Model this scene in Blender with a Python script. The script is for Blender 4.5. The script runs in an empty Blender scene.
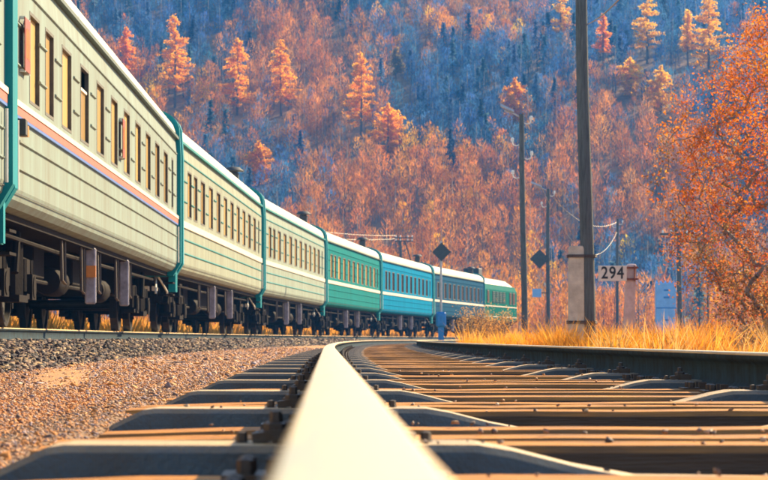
import bpy, bmesh, math, random
import numpy as np
from mathutils import Vector, Matrix

# ------------------------------------------------------------------ camera, sky, sun, exposure
S = bpy.context.scene
C = S.collection
FPX = 2500.0                       # focal length in photo pixels (photo 768 wide)
ZC = 0.449                         # lens height, resting just above the rail head
cam_d = bpy.data.cameras.new('camera'); cam = bpy.data.objects.new('camera', cam_d); C.objects.link(cam)
cam.location = (0, 0, ZC); cam.rotation_euler = (math.radians(90), 0, 0)
cam_d.sensor_width = 36; cam_d.lens = 36 * FPX / 768
cam_d.shift_y = (339 - 240) / 768
cam_d.clip_start = 0.05; cam_d.clip_end = 5000
cam_d.dof.use_dof = True; cam_d.dof.focus_distance = 14; cam_d.dof.aperture_fstop = 15
S.camera = cam
SUN_AZ, SUN_EL = math.radians(37), math.radians(29)      # azimuth from +Y towards +X
TO_SUN = Vector((math.sin(SUN_AZ) * math.cos(SUN_EL), math.cos(SUN_AZ) * math.cos(SUN_EL), math.sin(SUN_EL)))
W = bpy.data.worlds.new('World'); S.world = W; W.use_nodes = True
wn = W.node_tree.nodes; wn.clear()
sky = wn.new('ShaderNodeTexSky'); sky.sky_type = 'NISHITA'; sky.sun_disc = False
sky.sun_elevation = SUN_EL; sky.sun_rotation = SUN_AZ; sky.air_density = 1.3; sky.dust_density = 0.6; sky.ozone_density = 2.5
bg = wn.new('ShaderNodeBackground'); bg.inputs[1].default_value = 0.085
wo = wn.new('ShaderNodeOutputWorld')
W.node_tree.links.new(sky.outputs[0], bg.inputs[0]); W.node_tree.links.new(bg.outputs[0], wo.inputs[0])
sd = bpy.data.lights.new('sun', 'SUN'); sd.energy = 5.0; sd.angle = math.radians(0.5); sd.color = (1.0, 0.77, 0.45)
so = bpy.data.objects.new('sun', sd); C.objects.link(so); so.location = (60, 40, 60)
so.rotation_euler = TO_SUN.to_track_quat('Z', 'Y').to_euler()
S.view_settings.view_transform = 'Standard'; S.view_settings.look = 'None'; S.view_settings.gamma = 1
S.view_settings.exposure = 1.45
S.render.engine = 'CYCLES'
S.cycles.use_denoising = True
S.cycles.max_bounces = 6; S.cycles.diffuse_bounces = 3; S.cycles.glossy_bounces = 3
S.cycles.transmission_bounces = 4; S.cycles.transparent_max_bounces = 6; S.cycles.volume_bounces = 0
S.cycles.caustics_reflective = False; S.cycles.caustics_refractive = False

rng = np.random.default_rng(7); random.seed(7)

# ------------------------------------------------------------------ helpers
class MB:
    def __init__(s): s.v = []; s.f = []
    def add(s, vs, fs):
        o = len(s.v); s.v += [tuple(p) for p in vs]; s.f += [tuple(i + o for i in f) for f in fs]; return s
    def box(s, c, d, rz=0, rx=0, ry=0):
        h = [x / 2 for x in d]; M = Matrix.Rotation(rz, 3, 'Z') @ Matrix.Rotation(rx, 3, 'X') @ Matrix.Rotation(ry, 3, 'Y')
        vs = [Vector(c) + M @ Vector((a * h[0], b * h[1], e * h[2])) for a in (-1, 1) for b in (-1, 1) for e in (-1, 1)]
        return s.add(vs, [(0, 1, 3, 2), (4, 6, 7, 5), (0, 4, 5, 1), (2, 3, 7, 6), (0, 2, 6, 4), (1, 5, 7, 3)])
    def tube(s, pts, r, n=8, cap=True):
        pts = [Vector(p) for p in pts]; rs = r if isinstance(r, (list, tuple)) else [r] * len(pts); rings = []
        for i, p in enumerate(pts):
            t = (pts[min(i + 1, len(pts) - 1)] - pts[max(i - 1, 0)]).normalized()
            a = t.orthogonal().normalized() if i == 0 else (a - t * a.dot(t)).normalized()
            b = t.cross(a); rings.append([p + rs[i] * (math.cos(2 * math.pi * k / n) * a + math.sin(2 * math.pi * k / n) * b) for k in range(n)])
        vs = [p for R in rings for p in R]; fs = []
        for i in range(len(pts) - 1):
            for k in range(n): fs.append((i * n + k, i * n + (k + 1) % n, (i + 1) * n + (k + 1) % n, (i + 1) * n + k))
        if cap: fs += [tuple(range(n))[::-1], tuple(range((len(pts) - 1) * n, len(pts) * n))]
        return s.add(vs, fs)
    def prism(s, prof, x0, x1):
        """profile of (y, z) points extruded along x"""
        n = len(prof); vs = [(x0, y, z) for y, z in prof] + [(x1, y, z) for y, z in prof]
        fs = [(i, (i + 1) % n, n + (i + 1) % n, n + i) for i in range(n)] + [tuple(range(n))[::-1], tuple(range(n, 2 * n))]
        return s.add(vs, fs)
    def lathe(s, prof, axis='Y', n=24, c=(0, 0, 0)):
        """profile of (r, h) revolved about an axis through c"""
        vs = []; m = len(prof)
        for k in range(n):
            a = 2 * math.pi * k / n; ca, sa = math.cos(a), math.sin(a)
            for r, h in prof:
                p = (r * ca, h, r * sa) if axis == 'Y' else ((r * ca, r * sa, h) if axis == 'Z' else (h, r * ca, r * sa))
                vs.append((p[0] + c[0], p[1] + c[1], p[2] + c[2]))
        fs = [(k * m + j, k * m + j + 1, ((k + 1) % n) * m + j + 1, ((k + 1) % n) * m + j) for k in range(n) for j in range(m - 1)]
        return s.add(vs, fs)
    def mesh(s, name, mat, smooth=False, bevel=0):
        me = bpy.data.meshes.new(name); me.from_pydata(s.v, [], s.f); me.materials.append(mat)
        bm = bmesh.new(); bm.from_mesh(me)
        bmesh.ops.recalc_face_normals(bm, faces=bm.faces)
        if bevel:
            bmesh.ops.bevel(bm, geom=list(bm.edges), offset=bevel, segments=1, affect='EDGES')
        bm.to_mesh(me); bm.free()
        if smooth:
            me.polygons.foreach_set('use_smooth', [True] * len(me.polygons))
            try: me.set_sharp_from_angle(angle=math.radians(40))
            except Exception: pass
        return me
    def build(s, name, mat, parent=None, loc=(0, 0, 0), smooth=False, bevel=0):
        return inst(name, s.mesh(name, mat, smooth, bevel), parent, loc)

def inst(name, me, parent=None, loc=(0, 0, 0), rot=(0, 0, 0), scale=(1, 1, 1)):
    o = bpy.data.objects.new(name, me); C.objects.link(o); o.parent = parent
    o.location = loc; o.rotation_euler = rot; o.scale = scale
    return o
def tag(o, label, cat, group=None, kind=None):
    if label: o['label'] = label
    if cat: o['category'] = cat
    if group: o['group'] = group
    if kind: o['kind'] = kind
    return o
def thing(name, loc, label, cat, group=None, rz=0):
    o = bpy.data.objects.new(name, None); C.objects.link(o); o.location = loc; o.rotation_euler = (0, 0, rz); o.empty_display_size = 0.3
    return tag(o, label, cat, group)
def np_mesh(name, V, F, mat, col=None, smooth=False):
    me = bpy.data.meshes.new(name); k = F.shape[1]; n = len(F)
    me.vertices.add(len(V)); me.vertices.foreach_set('co', np.ascontiguousarray(V, np.float32).ravel())
    me.loops.add(n * k); me.loops.foreach_set('vertex_index', np.ascontiguousarray(F, np.int32).ravel())
    me.polygons.add(n); me.polygons.foreach_set('loop_start', np.arange(0, n * k, k, dtype=np.int32))
    try: me.polygons.foreach_set('loop_total', np.full(n, k, np.int32))
    except Exception: pass
    if smooth: me.polygons.foreach_set('use_smooth', np.ones(n, bool))
    me.update(calc_edges=True)
    if col is not None:
        a = me.color_attributes.new('tint', 'FLOAT_COLOR', 'POINT')
        c4 = np.ones((len(V), 4), np.float32); c4[:, :3] = col; a.data.foreach_set('color', c4.ravel())
    me.materials.append(mat); me.validate()
    return me
def px(x, y, Y):
    """photo pixel + distance along the view -> world point"""
    return Vector(((x - 384) / FPX * Y, Y, ZC + (339 - y) / FPX * Y))

# ------------------------------------------------------------------ materials
def nd(t, n, **kw):
    q = t.nodes.new(n)
    for k, v in kw.items(): setattr(q, k, v)
    return q
def mat_basic(name, col, rough=0.6, metal=0.0, var=0.25, scale=6.0, bump=0.0, bscale=60.0, dirt=None, dirt_amt=0.5, spec=0.5, stretch=(1, 1, 1), island=0.0):
    m = bpy.data.materials.new(name); m.use_nodes = True; t = m.node_tree; b = t.nodes['Principled BSDF']
    tc = nd(t, 'ShaderNodeTexCoord'); mp = nd(t, 'ShaderNodeMapping'); mp.inputs['Scale'].default_value = stretch
    t.links.new(tc.outputs['Object'], mp.inputs[0])
    n = nd(t, 'ShaderNodeTexNoise'); n.inputs['Scale'].default_value = scale; n.inputs['Detail'].default_value = 6; n.inputs['Roughness'].default_value = 0.65
    t.links.new(mp.outputs[0], n.inputs[0])
    r = nd(t, 'ShaderNodeValToRGB'); r.color_ramp.elements[0].position = 0.3; r.color_ramp.elements[1].position = 0.7
    lo = [c * (1 - var) for c in col]; hi = [min(1, c * (1 + var)) for c in col]
    if dirt: lo = [a * (1 - dirt_amt) + d * dirt_amt for a, d in zip(lo, dirt)]
    r.color_ramp.elements[0].color = (*lo, 1); r.color_ramp.elements[1].color = (*hi, 1)
    t.links.new(n.outputs[0], r.inputs[0]); out = r.outputs[0]
    if island:
        g = nd(t, 'ShaderNodeNewGeometry'); oi = nd(t, 'ShaderNodeObjectInfo')
        ad = nd(t, 'ShaderNodeMath', operation='ADD'); fr = nd(t, 'ShaderNodeMath', operation='FRACT')
        t.links.new(g.outputs['Random Per Island'], ad.inputs[0]); t.links.new(oi.outputs['Random'], ad.inputs[1]); t.links.new(ad.outputs[0], fr.inputs[0])
        mr = nd(t, 'ShaderNodeMapRange'); mr.inputs[3].default_value = 1 - island; mr.inputs[4].default_value = 1 + island
        t.links.new(fr.outputs[0], mr.inputs[0])
        mx = nd(t, 'ShaderNodeVectorMath', operation='SCALE'); t.links.new(out, mx.inputs[0]); t.links.new(mr.outputs[0], mx.inputs['Scale']); out = mx.outputs[0]
    t.links.new(out, b.inputs['Base Color'])
    b.inputs['Roughness'].default_value = rough; b.inputs['Metallic'].default_value = metal
    b.inputs['Specular IOR Level'].default_value = spec
    if bump:
        n2 = nd(t, 'ShaderNodeTexNoise'); n2.inputs['Scale'].default_value = bscale; n2.inputs['Detail'].default_value = 4
        t.links.new(mp.outputs[0], n2.inputs[0])
        bp = nd(t, 'ShaderNodeBump'); bp.inputs['Strength'].default_value = bump; bp.inputs['Distance'].default_value = 0.02
        t.links.new(n2.outputs[0], bp.inputs['Height']); t.links.new(bp.outputs[0], b.inputs['Normal'])
    return m
def sunlit_tops(m, col, lo=.55, hi=.9):
    """sunlit brightness, with patchy dust, painted on the faces that look up"""
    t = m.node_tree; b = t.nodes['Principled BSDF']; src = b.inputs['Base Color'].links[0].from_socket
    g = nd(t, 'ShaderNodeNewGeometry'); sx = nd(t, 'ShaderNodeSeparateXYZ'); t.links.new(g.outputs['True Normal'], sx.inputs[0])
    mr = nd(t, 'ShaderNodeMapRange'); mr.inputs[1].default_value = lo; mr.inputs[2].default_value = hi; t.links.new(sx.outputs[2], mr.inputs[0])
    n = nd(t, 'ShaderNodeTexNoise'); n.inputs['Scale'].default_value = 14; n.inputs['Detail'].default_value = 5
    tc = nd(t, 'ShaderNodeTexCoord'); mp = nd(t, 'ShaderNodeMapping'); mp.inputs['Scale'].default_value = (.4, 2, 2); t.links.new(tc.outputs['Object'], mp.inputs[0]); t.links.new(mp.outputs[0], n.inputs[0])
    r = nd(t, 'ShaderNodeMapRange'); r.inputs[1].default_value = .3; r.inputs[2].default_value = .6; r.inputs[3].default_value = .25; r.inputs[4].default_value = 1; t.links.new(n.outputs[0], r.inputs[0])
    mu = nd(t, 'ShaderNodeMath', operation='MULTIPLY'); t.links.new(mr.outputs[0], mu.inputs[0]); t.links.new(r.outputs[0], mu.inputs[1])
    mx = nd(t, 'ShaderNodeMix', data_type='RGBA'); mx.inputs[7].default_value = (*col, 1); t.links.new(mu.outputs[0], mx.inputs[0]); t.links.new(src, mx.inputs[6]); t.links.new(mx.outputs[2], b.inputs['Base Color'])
def mat_leaf(name, trans=0.4, rough=0.7):
    """foliage: the albedo of every leaf or blade is in the attribute 'tint'"""
    m = bpy.data.materials.new(name); m.use_nodes = True; t = m.node_tree; t.nodes.clear()
    a = nd(t, 'ShaderNodeAttribute', attribute_name='tint')
    d = nd(t, 'ShaderNodeBsdfDiffuse'); tr = nd(t, 'ShaderNodeBsdfTranslucent'); mx = nd(t, 'ShaderNodeMixShader'); mx.inputs[0].default_value = trans
    o = nd(t, 'ShaderNodeOutputMaterial')
    t.links.new(a.outputs[0], d.inputs[0]); t.links.new(a.outputs[0], tr.inputs[0])
    t.links.new(d.outputs[0], mx.inputs[1]); t.links.new(tr.outputs[0], mx.inputs[2]); t.links.new(mx.outputs[0], o.inputs[0])
    return m
def mat_stone(name):
    m = bpy.data.materials.new(name); m.use_nodes = True; t = m.node_tree; b = t.nodes['Principled BSDF']
    a = nd(t, 'ShaderNodeAttribute', attribute_name='tint'); t.links.new(a.outputs[0], b.inputs['Base Color'])
    b.inputs['Roughness'].default_value = 0.85; b.inputs['Specular IOR Level'].default_value = 0.3
    return m
M = {}
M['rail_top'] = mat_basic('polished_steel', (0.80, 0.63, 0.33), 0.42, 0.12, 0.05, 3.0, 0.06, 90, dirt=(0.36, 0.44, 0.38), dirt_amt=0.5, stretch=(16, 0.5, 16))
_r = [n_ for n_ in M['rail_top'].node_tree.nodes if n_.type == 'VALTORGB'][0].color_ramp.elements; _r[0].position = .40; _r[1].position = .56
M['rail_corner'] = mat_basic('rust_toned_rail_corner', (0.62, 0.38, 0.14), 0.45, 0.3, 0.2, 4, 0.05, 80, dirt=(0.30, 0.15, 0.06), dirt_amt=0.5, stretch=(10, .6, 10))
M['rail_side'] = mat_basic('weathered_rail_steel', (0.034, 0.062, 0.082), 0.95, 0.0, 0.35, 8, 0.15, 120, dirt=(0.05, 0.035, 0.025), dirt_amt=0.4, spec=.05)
M['fastener'] = mat_basic('oily_fastener_steel', (0.055, 0.05, 0.048), 0.6, 0.2, 0.4, 25, 0.2, 200, dirt=(0.14, 0.07, 0.03))
M['concrete'] = mat_basic('sleeper_concrete', (0.065, 0.105, 0.14), 0.62, 0, 0.18, 7, 0.35, 90, dirt=(0.12, 0.09, 0.07), dirt_amt=0.35, island=0.12, spec=.5)  # dark blue base puts the shade of the sides into the colour
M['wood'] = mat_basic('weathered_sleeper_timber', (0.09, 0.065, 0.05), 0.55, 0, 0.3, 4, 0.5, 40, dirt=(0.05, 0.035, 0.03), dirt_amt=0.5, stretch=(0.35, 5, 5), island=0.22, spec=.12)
sunlit_tops(M['concrete'], (.64, .43, .20)); sunlit_tops(M['wood'], (.70, .29, .045))  # bright tops against dark sides: sun and shade painted in, along with dust
M['stone'] = mat_stone('crushed_stone')
M['leaf'] = mat_leaf('autumn_foliage', 0.45)
M['grass'] = mat_leaf('dry_grass', 0.5)
M['larch'] = mat_leaf('larch_needles', 0.68)
M['bark'] = mat_basic('bark', (0.13, 0.105, 0.09), 0.9, 0, 0.35, 12, 0.5, 40)
M['pale_bark'] = mat_basic('pale_bark', (0.24, 0.20, 0.16), 0.85, 0, 0.4, 14, 0.3, 60, dirt=(0.1, 0.08, 0.07), dirt_amt=0.5)

# ------------------------------------------------------------------ the two track lines
def train_x(Y):
    Y = np.asarray(Y, float); d = Y - 24.3; q = np.maximum(d, 0)
    return -5.19 - 0.0305 * d + 0.000640 * q * q + 2.0e-9 * q ** 4
def near_x(Y):                      # centre of the near track
    Y = np.asarray(Y, float)
    q = np.maximum(Y - 13, 0); a = 0.012 - 0.0228 * Y + 0.000285 * q * q + 0.7975
    b = train_x(Y) + 5.2
    w = np.clip((Y - 65) / 65, 0, 1); w = w * w * (3 - 2 * w)
    return a * (1 - w) + b * w
def heading(fn, Y, e=0.05): return math.atan((float(fn(Y + e)) - float(fn(Y - e))) / (2 * e))
RAIL1, RAIL2 = 0.40, 0.585          # rail-head heights: near track, train's track

# ------------------------------------------------------------------ ground
def hill_z(X, Y):
    X = np.asarray(X, float); Y = np.asarray(Y, float)
    base = 262 + 9 * np.sin(X / 41.0 + 1.0) + 0.10 * X
    t = np.maximum(0, Y - base)
    z = 0.34 * t * t / (t + 14) + (3.2 * np.sin(X / 33.0 + Y / 61.0) + 2.2 * np.sin(X / 17.0 - Y / 29.0)) * np.clip(t / 60, 0, 1)
    return np.where(z > 84, 84 + (z - 84) * 0.12, z)
def ground_z(X, Y):
    X = np.asarray(X, float); Y = np.asarray(Y, float)
    u1 = X - near_x(np.clip(Y, -60, 260)); u2 = X - train_x(np.clip(Y, -60, 260))
    z = 0.03 + 0.02 * np.sin(X * 1.3 + Y * .4) + 0.02 * np.sin(X * .7 - Y * .9)
    z = z + 0.10 * np.clip((u1 - 4) / 10, 0, 1)
    z = z + 0.45 * np.clip((-u2 - 4) / 9, 0, 1) * (Y < 255)
    z = np.where((u1 < 2.4) & (u2 > -3.2) & (Y < 250), -0.05, z)
    return z + hill_z(X, Y)
def grid_axis(knots):
    out = []
    for (a, b, st) in knots: out += list(np.arange(a, b, st))
    return np.array(out + [knots[-1][1]])
gx = grid_axis([(-420, -60, 15), (-60, -20, 3), (-20, 24, 0.5), (24, 60, 3), (60, 420, 15)])
gy = grid_axis([(-60, 0, 4), (0, 100, 1.0), (100, 240, 4), (240, 640, 5), (640, 760, 15)])
GX, GY = np.meshgrid(gx, gy); GZ = ground_z(GX, GY)
nx, ny = len(gx), len(gy)
idx = np.arange(nx * ny).reshape(ny, nx)
F = np.stack([idx[:-1, :-1], idx[:-1, 1:], idx[1:, 1:], idx[1:, :-1]], -1).reshape(-1, 4)
M['soil'] = mat_basic('dry_leaf_litter', (0.24, 0.135, 0.06), 0.95, 0, 0.4, 0.35, 0.4, 6, dirt=(0.11, 0.08, 0.05), dirt_amt=0.6)
tag(inst('ground', np_mesh('ground', np.stack([GX, GY, GZ], -1).reshape(-1, 3), F, M['soil'], smooth=True)), None, None, kind='structure')

def strip(name, fn, prof, y0, y1, mat, step=1.0):
    """cross-section (u, z) swept along a track line"""
    Ys = np.arange(y0, y1 + step, step); V = []; n = len(prof)
    for Y in Ys:
        a = heading(fn, Y); x = float(fn(Y))
        for u, z in prof: V.append((x + u * math.cos(a), Y - u * math.sin(a), z))
    i = np.arange(len(Ys) * n).reshape(len(Ys), n)
    F = np.stack([i[:-1, :-1], i[:-1, 1:], i[1:, 1:], i[1:, :-1]], -1).reshape(-1, 4)
    return tag(inst(name, np_mesh(name, np.array(V), F, mat)), None, None, kind='structure')
P1 = [(-1.72, 0.10), (-1.62, 0.215), (-1.40, 0.232), (-1.24, 0.190), (-1.1, 0.17), (0, 0.15), (1.22, 0.165), (1.42, 0.20), (1.8, 0.18), (2.7, -0.02)]
P2 = [(-3.1, 0.0), (-1.9, 0.44), (-1.4, 0.45), (0, 0.40), (0.7, 0.40), (1.25, 0.405), (1.70, 0.415), (2.1, 0.34), (2.6, 0.205), (2.75, 0.14)]
M['ballast'] = mat_basic('ballast_bed', (0.17, 0.125, 0.10), 0.95, 0, 0.45, 18, 1.0, 45, dirt=(0.06, 0.055, 0.06), dirt_amt=0.5)
M['ballast_rust'] = mat_basic('rusty_ballast_bed', (0.27, 0.15, 0.075), 0.95, 0, 0.4, 18, 1.0, 45, dirt=(0.07, 0.05, 0.045), dirt_amt=0.5)
M['path'] = mat_basic('orange_gravel_path', (0.58, 0.27, 0.105), 0.95, 0, 0.25, 9, 1.0, 70, dirt=(0.28, 0.16, 0.09), dirt_amt=0.4)
strip('ballast_bed', near_x, P1, -8, 170, M['ballast_rust'])
strip('ballast_bed', train_x, P2, -8, 205, M['ballast'])
def prof_z(P, u): return np.interp(u, [p[0] for p in P], [p[1] for p in P])
Ys = np.arange(-8, 171, 1.0); V = []
for Y in Ys:
    a = float(train_x(Y)) + 2.45; b = float(near_x(Y)) - 1.58
    if b < a + .05: b = a + .05
    for k in range(9):
        w = k / 8; V.append((a + (b - a) * w, Y, 0.232 + 0.012 * math.sin(w * 9 + Y * .7) * math.sin(w * math.pi) - 0.03 * w + 0.018 * math.sin(w * math.pi)))
i = np.arange(len(Ys) * 9).reshape(len(Ys), 9)
tag(inst('gravel_path', np_mesh('gravel_path', np.array(V), np.stack([i[:-1, :-1], i[:-1, 1:], i[1:, 1:], i[1:, :-1]], -1).reshape(-1, 4), M['path'])), None, None, kind='structure')

# ------------------------------------------------------------------ loose stones
OCT = np.array([(1, 0, 0), (-1, 0, 0), (0, 1, 0), (0, -1, 0), (0, 0, 1), (0, 0, -1)], float)
OCTF = np.array([(0, 2, 4), (2, 1, 4), (1, 3, 4), (3, 0, 4), (2, 0, 5), (1, 2, 5), (3, 1, 5), (0, 3, 5)])
CUB = np.array([(a, b, c) for a in (-1, 1) for b in (-1, 1) for c in (-1, 1)], float) * 0.62
CUBF = np.array([(0, 1, 3), (0, 3, 2), (4, 6, 7), (4, 7, 5), (0, 4, 5), (0, 5, 1), (2, 3, 7), (2, 7, 6), (0, 2, 6), (0, 6, 4), (1, 5, 7), (1, 7, 3)])
def scatter_stones(name, P, size, pal, flat=0.7, sink=0.2):
    n = len(P)
    B, BF = (OCT * .9, OCTF) if flat < .65 else (CUB, CUBF)
    T = B[None] + rng.normal(0, 0.24, (n, len(B), 3))
    T *= size[:, None, None] * np.stack([rng.uniform(.8, 1.4, n), rng.uniform(.7, 1.2, n), rng.uniform(.5, .9, n) * flat / .7], -1)[:, None, :]
    a = rng.uniform(0, 2 * np.pi, n); tl = rng.normal(0, .45, n)
    y1 = T[..., 1] * np.cos(tl)[:, None] - T[..., 2] * np.sin(tl)[:, None]; z1 = T[..., 1] * np.sin(tl)[:, None] + T[..., 2] * np.cos(tl)[:, None]
    X = T[..., 0] * np.cos(a)[:, None] - y1 * np.sin(a)[:, None]; Yv = T[..., 0] * np.sin(a)[:, None] + y1 * np.cos(a)[:, None]
    V = np.stack([X, Yv, z1], -1) + P[:, None, :]; V[..., 2] += (size * (.5 - sink))[:, None] * .6
    F = (BF[None] + (np.arange(n) * len(B))[:, None, None]).reshape(-1, 3)
    pal = np.array(pal); col = pal[rng.integers(0, len(pal), n)] * rng.uniform(.7, 1.3, (n, 1))
    o = inst(name, np_mesh(name, V.reshape(-1, 3), F, M['stone'], np.repeat(col, len(B), 0)))
    return tag(o, None, None, kind='stuff')
def along(n, y0, y1, p=2.0):
    """more stones near the camera"""
    t = rng.uniform(0, 1, n); return y0 * (y1 / y0) ** (t ** (1 / p) if p < 1 else t)
# train's shoulder: coarse dark stones
n = 24000; Y = along(n, 11, 110); u = rng.uniform(0.95, 2.66, n)
P = np.stack([train_x(Y) + u, Y, prof_z(P2, u)], -1)
scatter_stones('ballast_stone', P, rng.uniform(.014, .036, n) * (1 + np.clip((Y - 30) / 50, 0, 1)), [(.10, .07, .065), (.055, .045, .05), (.20, .13, .09), (.03, .03, .04), (.30, .21, .13), (.08, .045, .045)], sink=.1)
# path: fine orange gravel
n = 78000; Y = along(n, 3.4, 60); a = train_x(Y) + 2.4; b = near_x(Y) - 1.45; w = rng.uniform(0, 1, n)
b = near_x(Y) - 1.28
P = np.stack([a + (b - a) * w, Y, np.maximum(0.232 - .03 * w + .018 * np.sin(w * np.pi), prof_z(P1, a + (b - a) * w - near_x(Y)))], -1)
sz = rng.uniform(.0028, .0066, n) * (1 + np.clip((Y - 6) / 10, 0, 2)); big = rng.uniform(0, 1, n) < .015; sz[big] *= 2.3
scatter_stones('path_gravel', P, sz, [(.60, .29, .13), (.54, .24, .095), (.58, .38, .26), (.34, .20, .15), (.18, .12, .11), (.58, .25, .08), (.36, .28, .30)], flat=.6, sink=.25)
# near track: cribs and shoulders
n = 16000; Y = along(n, 3.4, 60); u = rng.uniform(-1.2, 2.4, n)
P = np.stack([near_x(Y) + u, Y, prof_z(P1, u)], -1)
scatter_stones('crib_stone', P, rng.uniform(.004, .012, n) * (1 + np.clip((Y - 10) / 12, 0, 1)), [(.24, .15, .09), (.14, .11, .10), (.36, .23, .13), (.10, .09, .09), (.30, .22, .17)], sink=.15)

# ------------------------------------------------------------------ tracks
RAIL_P = [(-.036, 0), (.036, 0), (.0365, -.012), (.035, -.030), (.018, -.040), (.009, -.050), (.008, -.118), (.020, -.130), (.060, -.139), (.062, -.150), (-.062, -.150), (-.060, -.139), (-.020, -.130), (-.008, -.118), (-.009, -.050), (-.018, -.040), (-.035, -.030), (-.0365, -.012)]
RAIL_T = [(-.0305, -.0012), (-.026, -.0004), (0, .0), (.026, -.0004), (.0305, -.0012)]
RAIL_C = [(.0305, -.0012), (.0338, -.0034), (.0358, -.0070), (.0365, -.012)]
def sweep(fn, off, prof, zt, Ys, close=True):
    V = []; n = len(prof)
    for Y in Ys:
        a = heading(fn, Y); x = float(fn(Y))
        for u, z in prof: V.append((x + (u + off) * math.cos(a), Y - (u + off) * math.sin(a), zt + z))
    i = np.arange(len(Ys) * n).reshape(len(Ys), n)
    if close: i = np.concatenate([i, i[:, :1]], 1)
    return np.array(V), np.stack([i[:-1, :-1], i[:-1, 1:], i[1:, 1:], i[1:, :-1]], -1).reshape(-1, 4)
BODY_P = RAIL_P[2:]                 # web, foot and the flanks of the head
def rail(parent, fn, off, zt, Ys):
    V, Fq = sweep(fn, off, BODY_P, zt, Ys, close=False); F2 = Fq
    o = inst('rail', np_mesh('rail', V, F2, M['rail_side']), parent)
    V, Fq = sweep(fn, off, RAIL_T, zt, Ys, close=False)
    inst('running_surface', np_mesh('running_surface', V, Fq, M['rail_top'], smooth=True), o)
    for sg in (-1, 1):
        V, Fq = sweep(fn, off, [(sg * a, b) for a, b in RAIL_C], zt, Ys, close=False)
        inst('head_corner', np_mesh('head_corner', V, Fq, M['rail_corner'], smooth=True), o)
    return o
near = thing('railway_track', (0, 0, 0), 'empty near railway track with shiny rail running from the very foreground', 'railway track')
far = thing('railway_track', (0, 0, 0), 'raised railway track on dark ballast carrying the long passenger train', 'railway track')
Yn = np.concatenate([np.arange(-3, 6, .5), np.arange(6, 60, 1.0), np.arange(60, 172, 2.0)])
for off in (-.7975, .7975): rail(near, near_x, off, RAIL1, Yn)
Yf = np.arange(-4, 206, 2.0)
for off in (-.7975, .7975): rail(far, train_x, off, RAIL2, Yf)

# concrete sleeper: raised ramped ends, hollow middle (local x across the track)
def concrete_mesh():
    half = [(.28, .216), (.39, .236), (.50, .264), (.56, .2745), (.62, .275), (.70, .274), (1.0, .274), (1.24, .275), (1.27, .271), (1.345, .236), (1.355, .228)]
    prof = [(-x, z) for x, z in half[::-1]] + [(0, .212)] + half
    V = []; n = len(prof)
    for x, z in prof:
        w = .105 + .01 * (abs(x) > .5)
        V += [(x, -w - .018, .06), (x, -w, z - .012), (x, -w + .012, z), (x, w - .012, z), (x, w, z - .012), (x, w + .018, .06)]
    F = [(i * 6 + j, i * 6 + j + 1, i * 6 + j + 7, i * 6 + j + 6) for i in range(n - 1) for j in range(5)]
    F += [tuple(range(6))[::-1], tuple(range((n - 1) * 6, n * 6))]
    return MB().add(V, F).mesh('concrete_sleeper', M['concrete'])
def wood_mesh(k):
    r = random.Random(k); N = 11; V = []
    for i in range(N):
        x = -1.36 + 2.72 * i / (N - 1); d = r.uniform(-.0018, .0018); w = .108 + r.uniform(-.005, .004); z = .252 + d - .01 * (i in (0, N - 1))
        V += [(x, -w, .07), (x, -w + r.uniform(-.002, .002), z - .014), (x, -w + .014, z + r.uniform(-.003, .001)), (x, -.02, z + r.uniform(-.006, 0)), (x, w - .012, z), (x, w, z - .014), (x, w, .07)]
    F = [(i * 7 + j, i * 7 + j + 1, i * 7 + j + 8, i * 7 + j + 7) for i in range(N - 1) for j in range(6)]
    F += [tuple(range(7))[::-1], tuple(range((N - 1) * 7, N * 7))]
    return MB().add(V, F).mesh('timber_sleeper', M['wood'])
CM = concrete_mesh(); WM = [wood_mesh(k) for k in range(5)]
def fastener_mesh(big):
    m = MB()
    if big:
        m.box((0, 0, .262), (.37, .19, .022))
        for s in (-1, 1):
            m.box((s * .078, 0, .292), (.05, .075, .045)); m.box((s * .10, 0, .305), (.075, .055, .018), ry=s * .15)
            m.lathe([(0, .30), (.021, .30), (.021, .325), (.011, .327), (.010, .345), (0, .347)], 'Z', 6, (s * .098, 0, 0))
            m.lathe([(0, .27), (.018, .27), (.018, .292), (.010, .294), (.009, .31), (0, .312)], 'Z', 6, (s * .155, 0, 0))
            m.box((s * .13, .06, .276), (.05, .03, .02)); m.box((s * .13, -.06, .276), (.05, .03, .02))
    else:
        m.box((0, 0, .256), (.33, .15, .016))
        for s in (-1, 1):
            for yy in (-.045, .045):
                m.box((s * .085, yy, .272), (.03, .026, .03)); m.lathe([(0, .26), (.014, .26), (.014, .285), (0, .29)], 'Z', 6, (s * .13, yy, 0))
    return m.mesh('rail_fastener', M['fastener'])
FB, FS = fastener_mesh(True), fastener_mesh(False)
pitch = 2.15 / 4; k = 0; Y = 4.24 - 5 * pitch
r = random.Random(3)
while Y < 128:
    conc = (k - 5) % 4 == 0
    x = float(near_x(Y)); a = -heading(near_x, Y)
    dz = 0 if conc else (-abs(r.gauss(0, .005)) - (.004 if (k - 5) % 4 == 3 else 0))
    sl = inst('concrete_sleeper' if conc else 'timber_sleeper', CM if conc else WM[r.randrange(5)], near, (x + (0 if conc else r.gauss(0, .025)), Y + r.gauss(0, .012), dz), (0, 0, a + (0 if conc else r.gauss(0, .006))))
    if Y < 50:
        for s in (-1, 1): inst('rail_fastener', FB if conc else FS, sl, (s * .7975 - (sl.location.x - x), 0, -dz * 1 - (.018 if conc else .012)))
    Y += pitch; k += 1
n = 230; Yp = along(n, 3.5, 16); kk = np.round((Yp - 4.24) / pitch); Yp = 4.24 + kk * pitch + rng.uniform(-.085, .085, n); u = rng.uniform(-1.2, 1.2, n)
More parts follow.
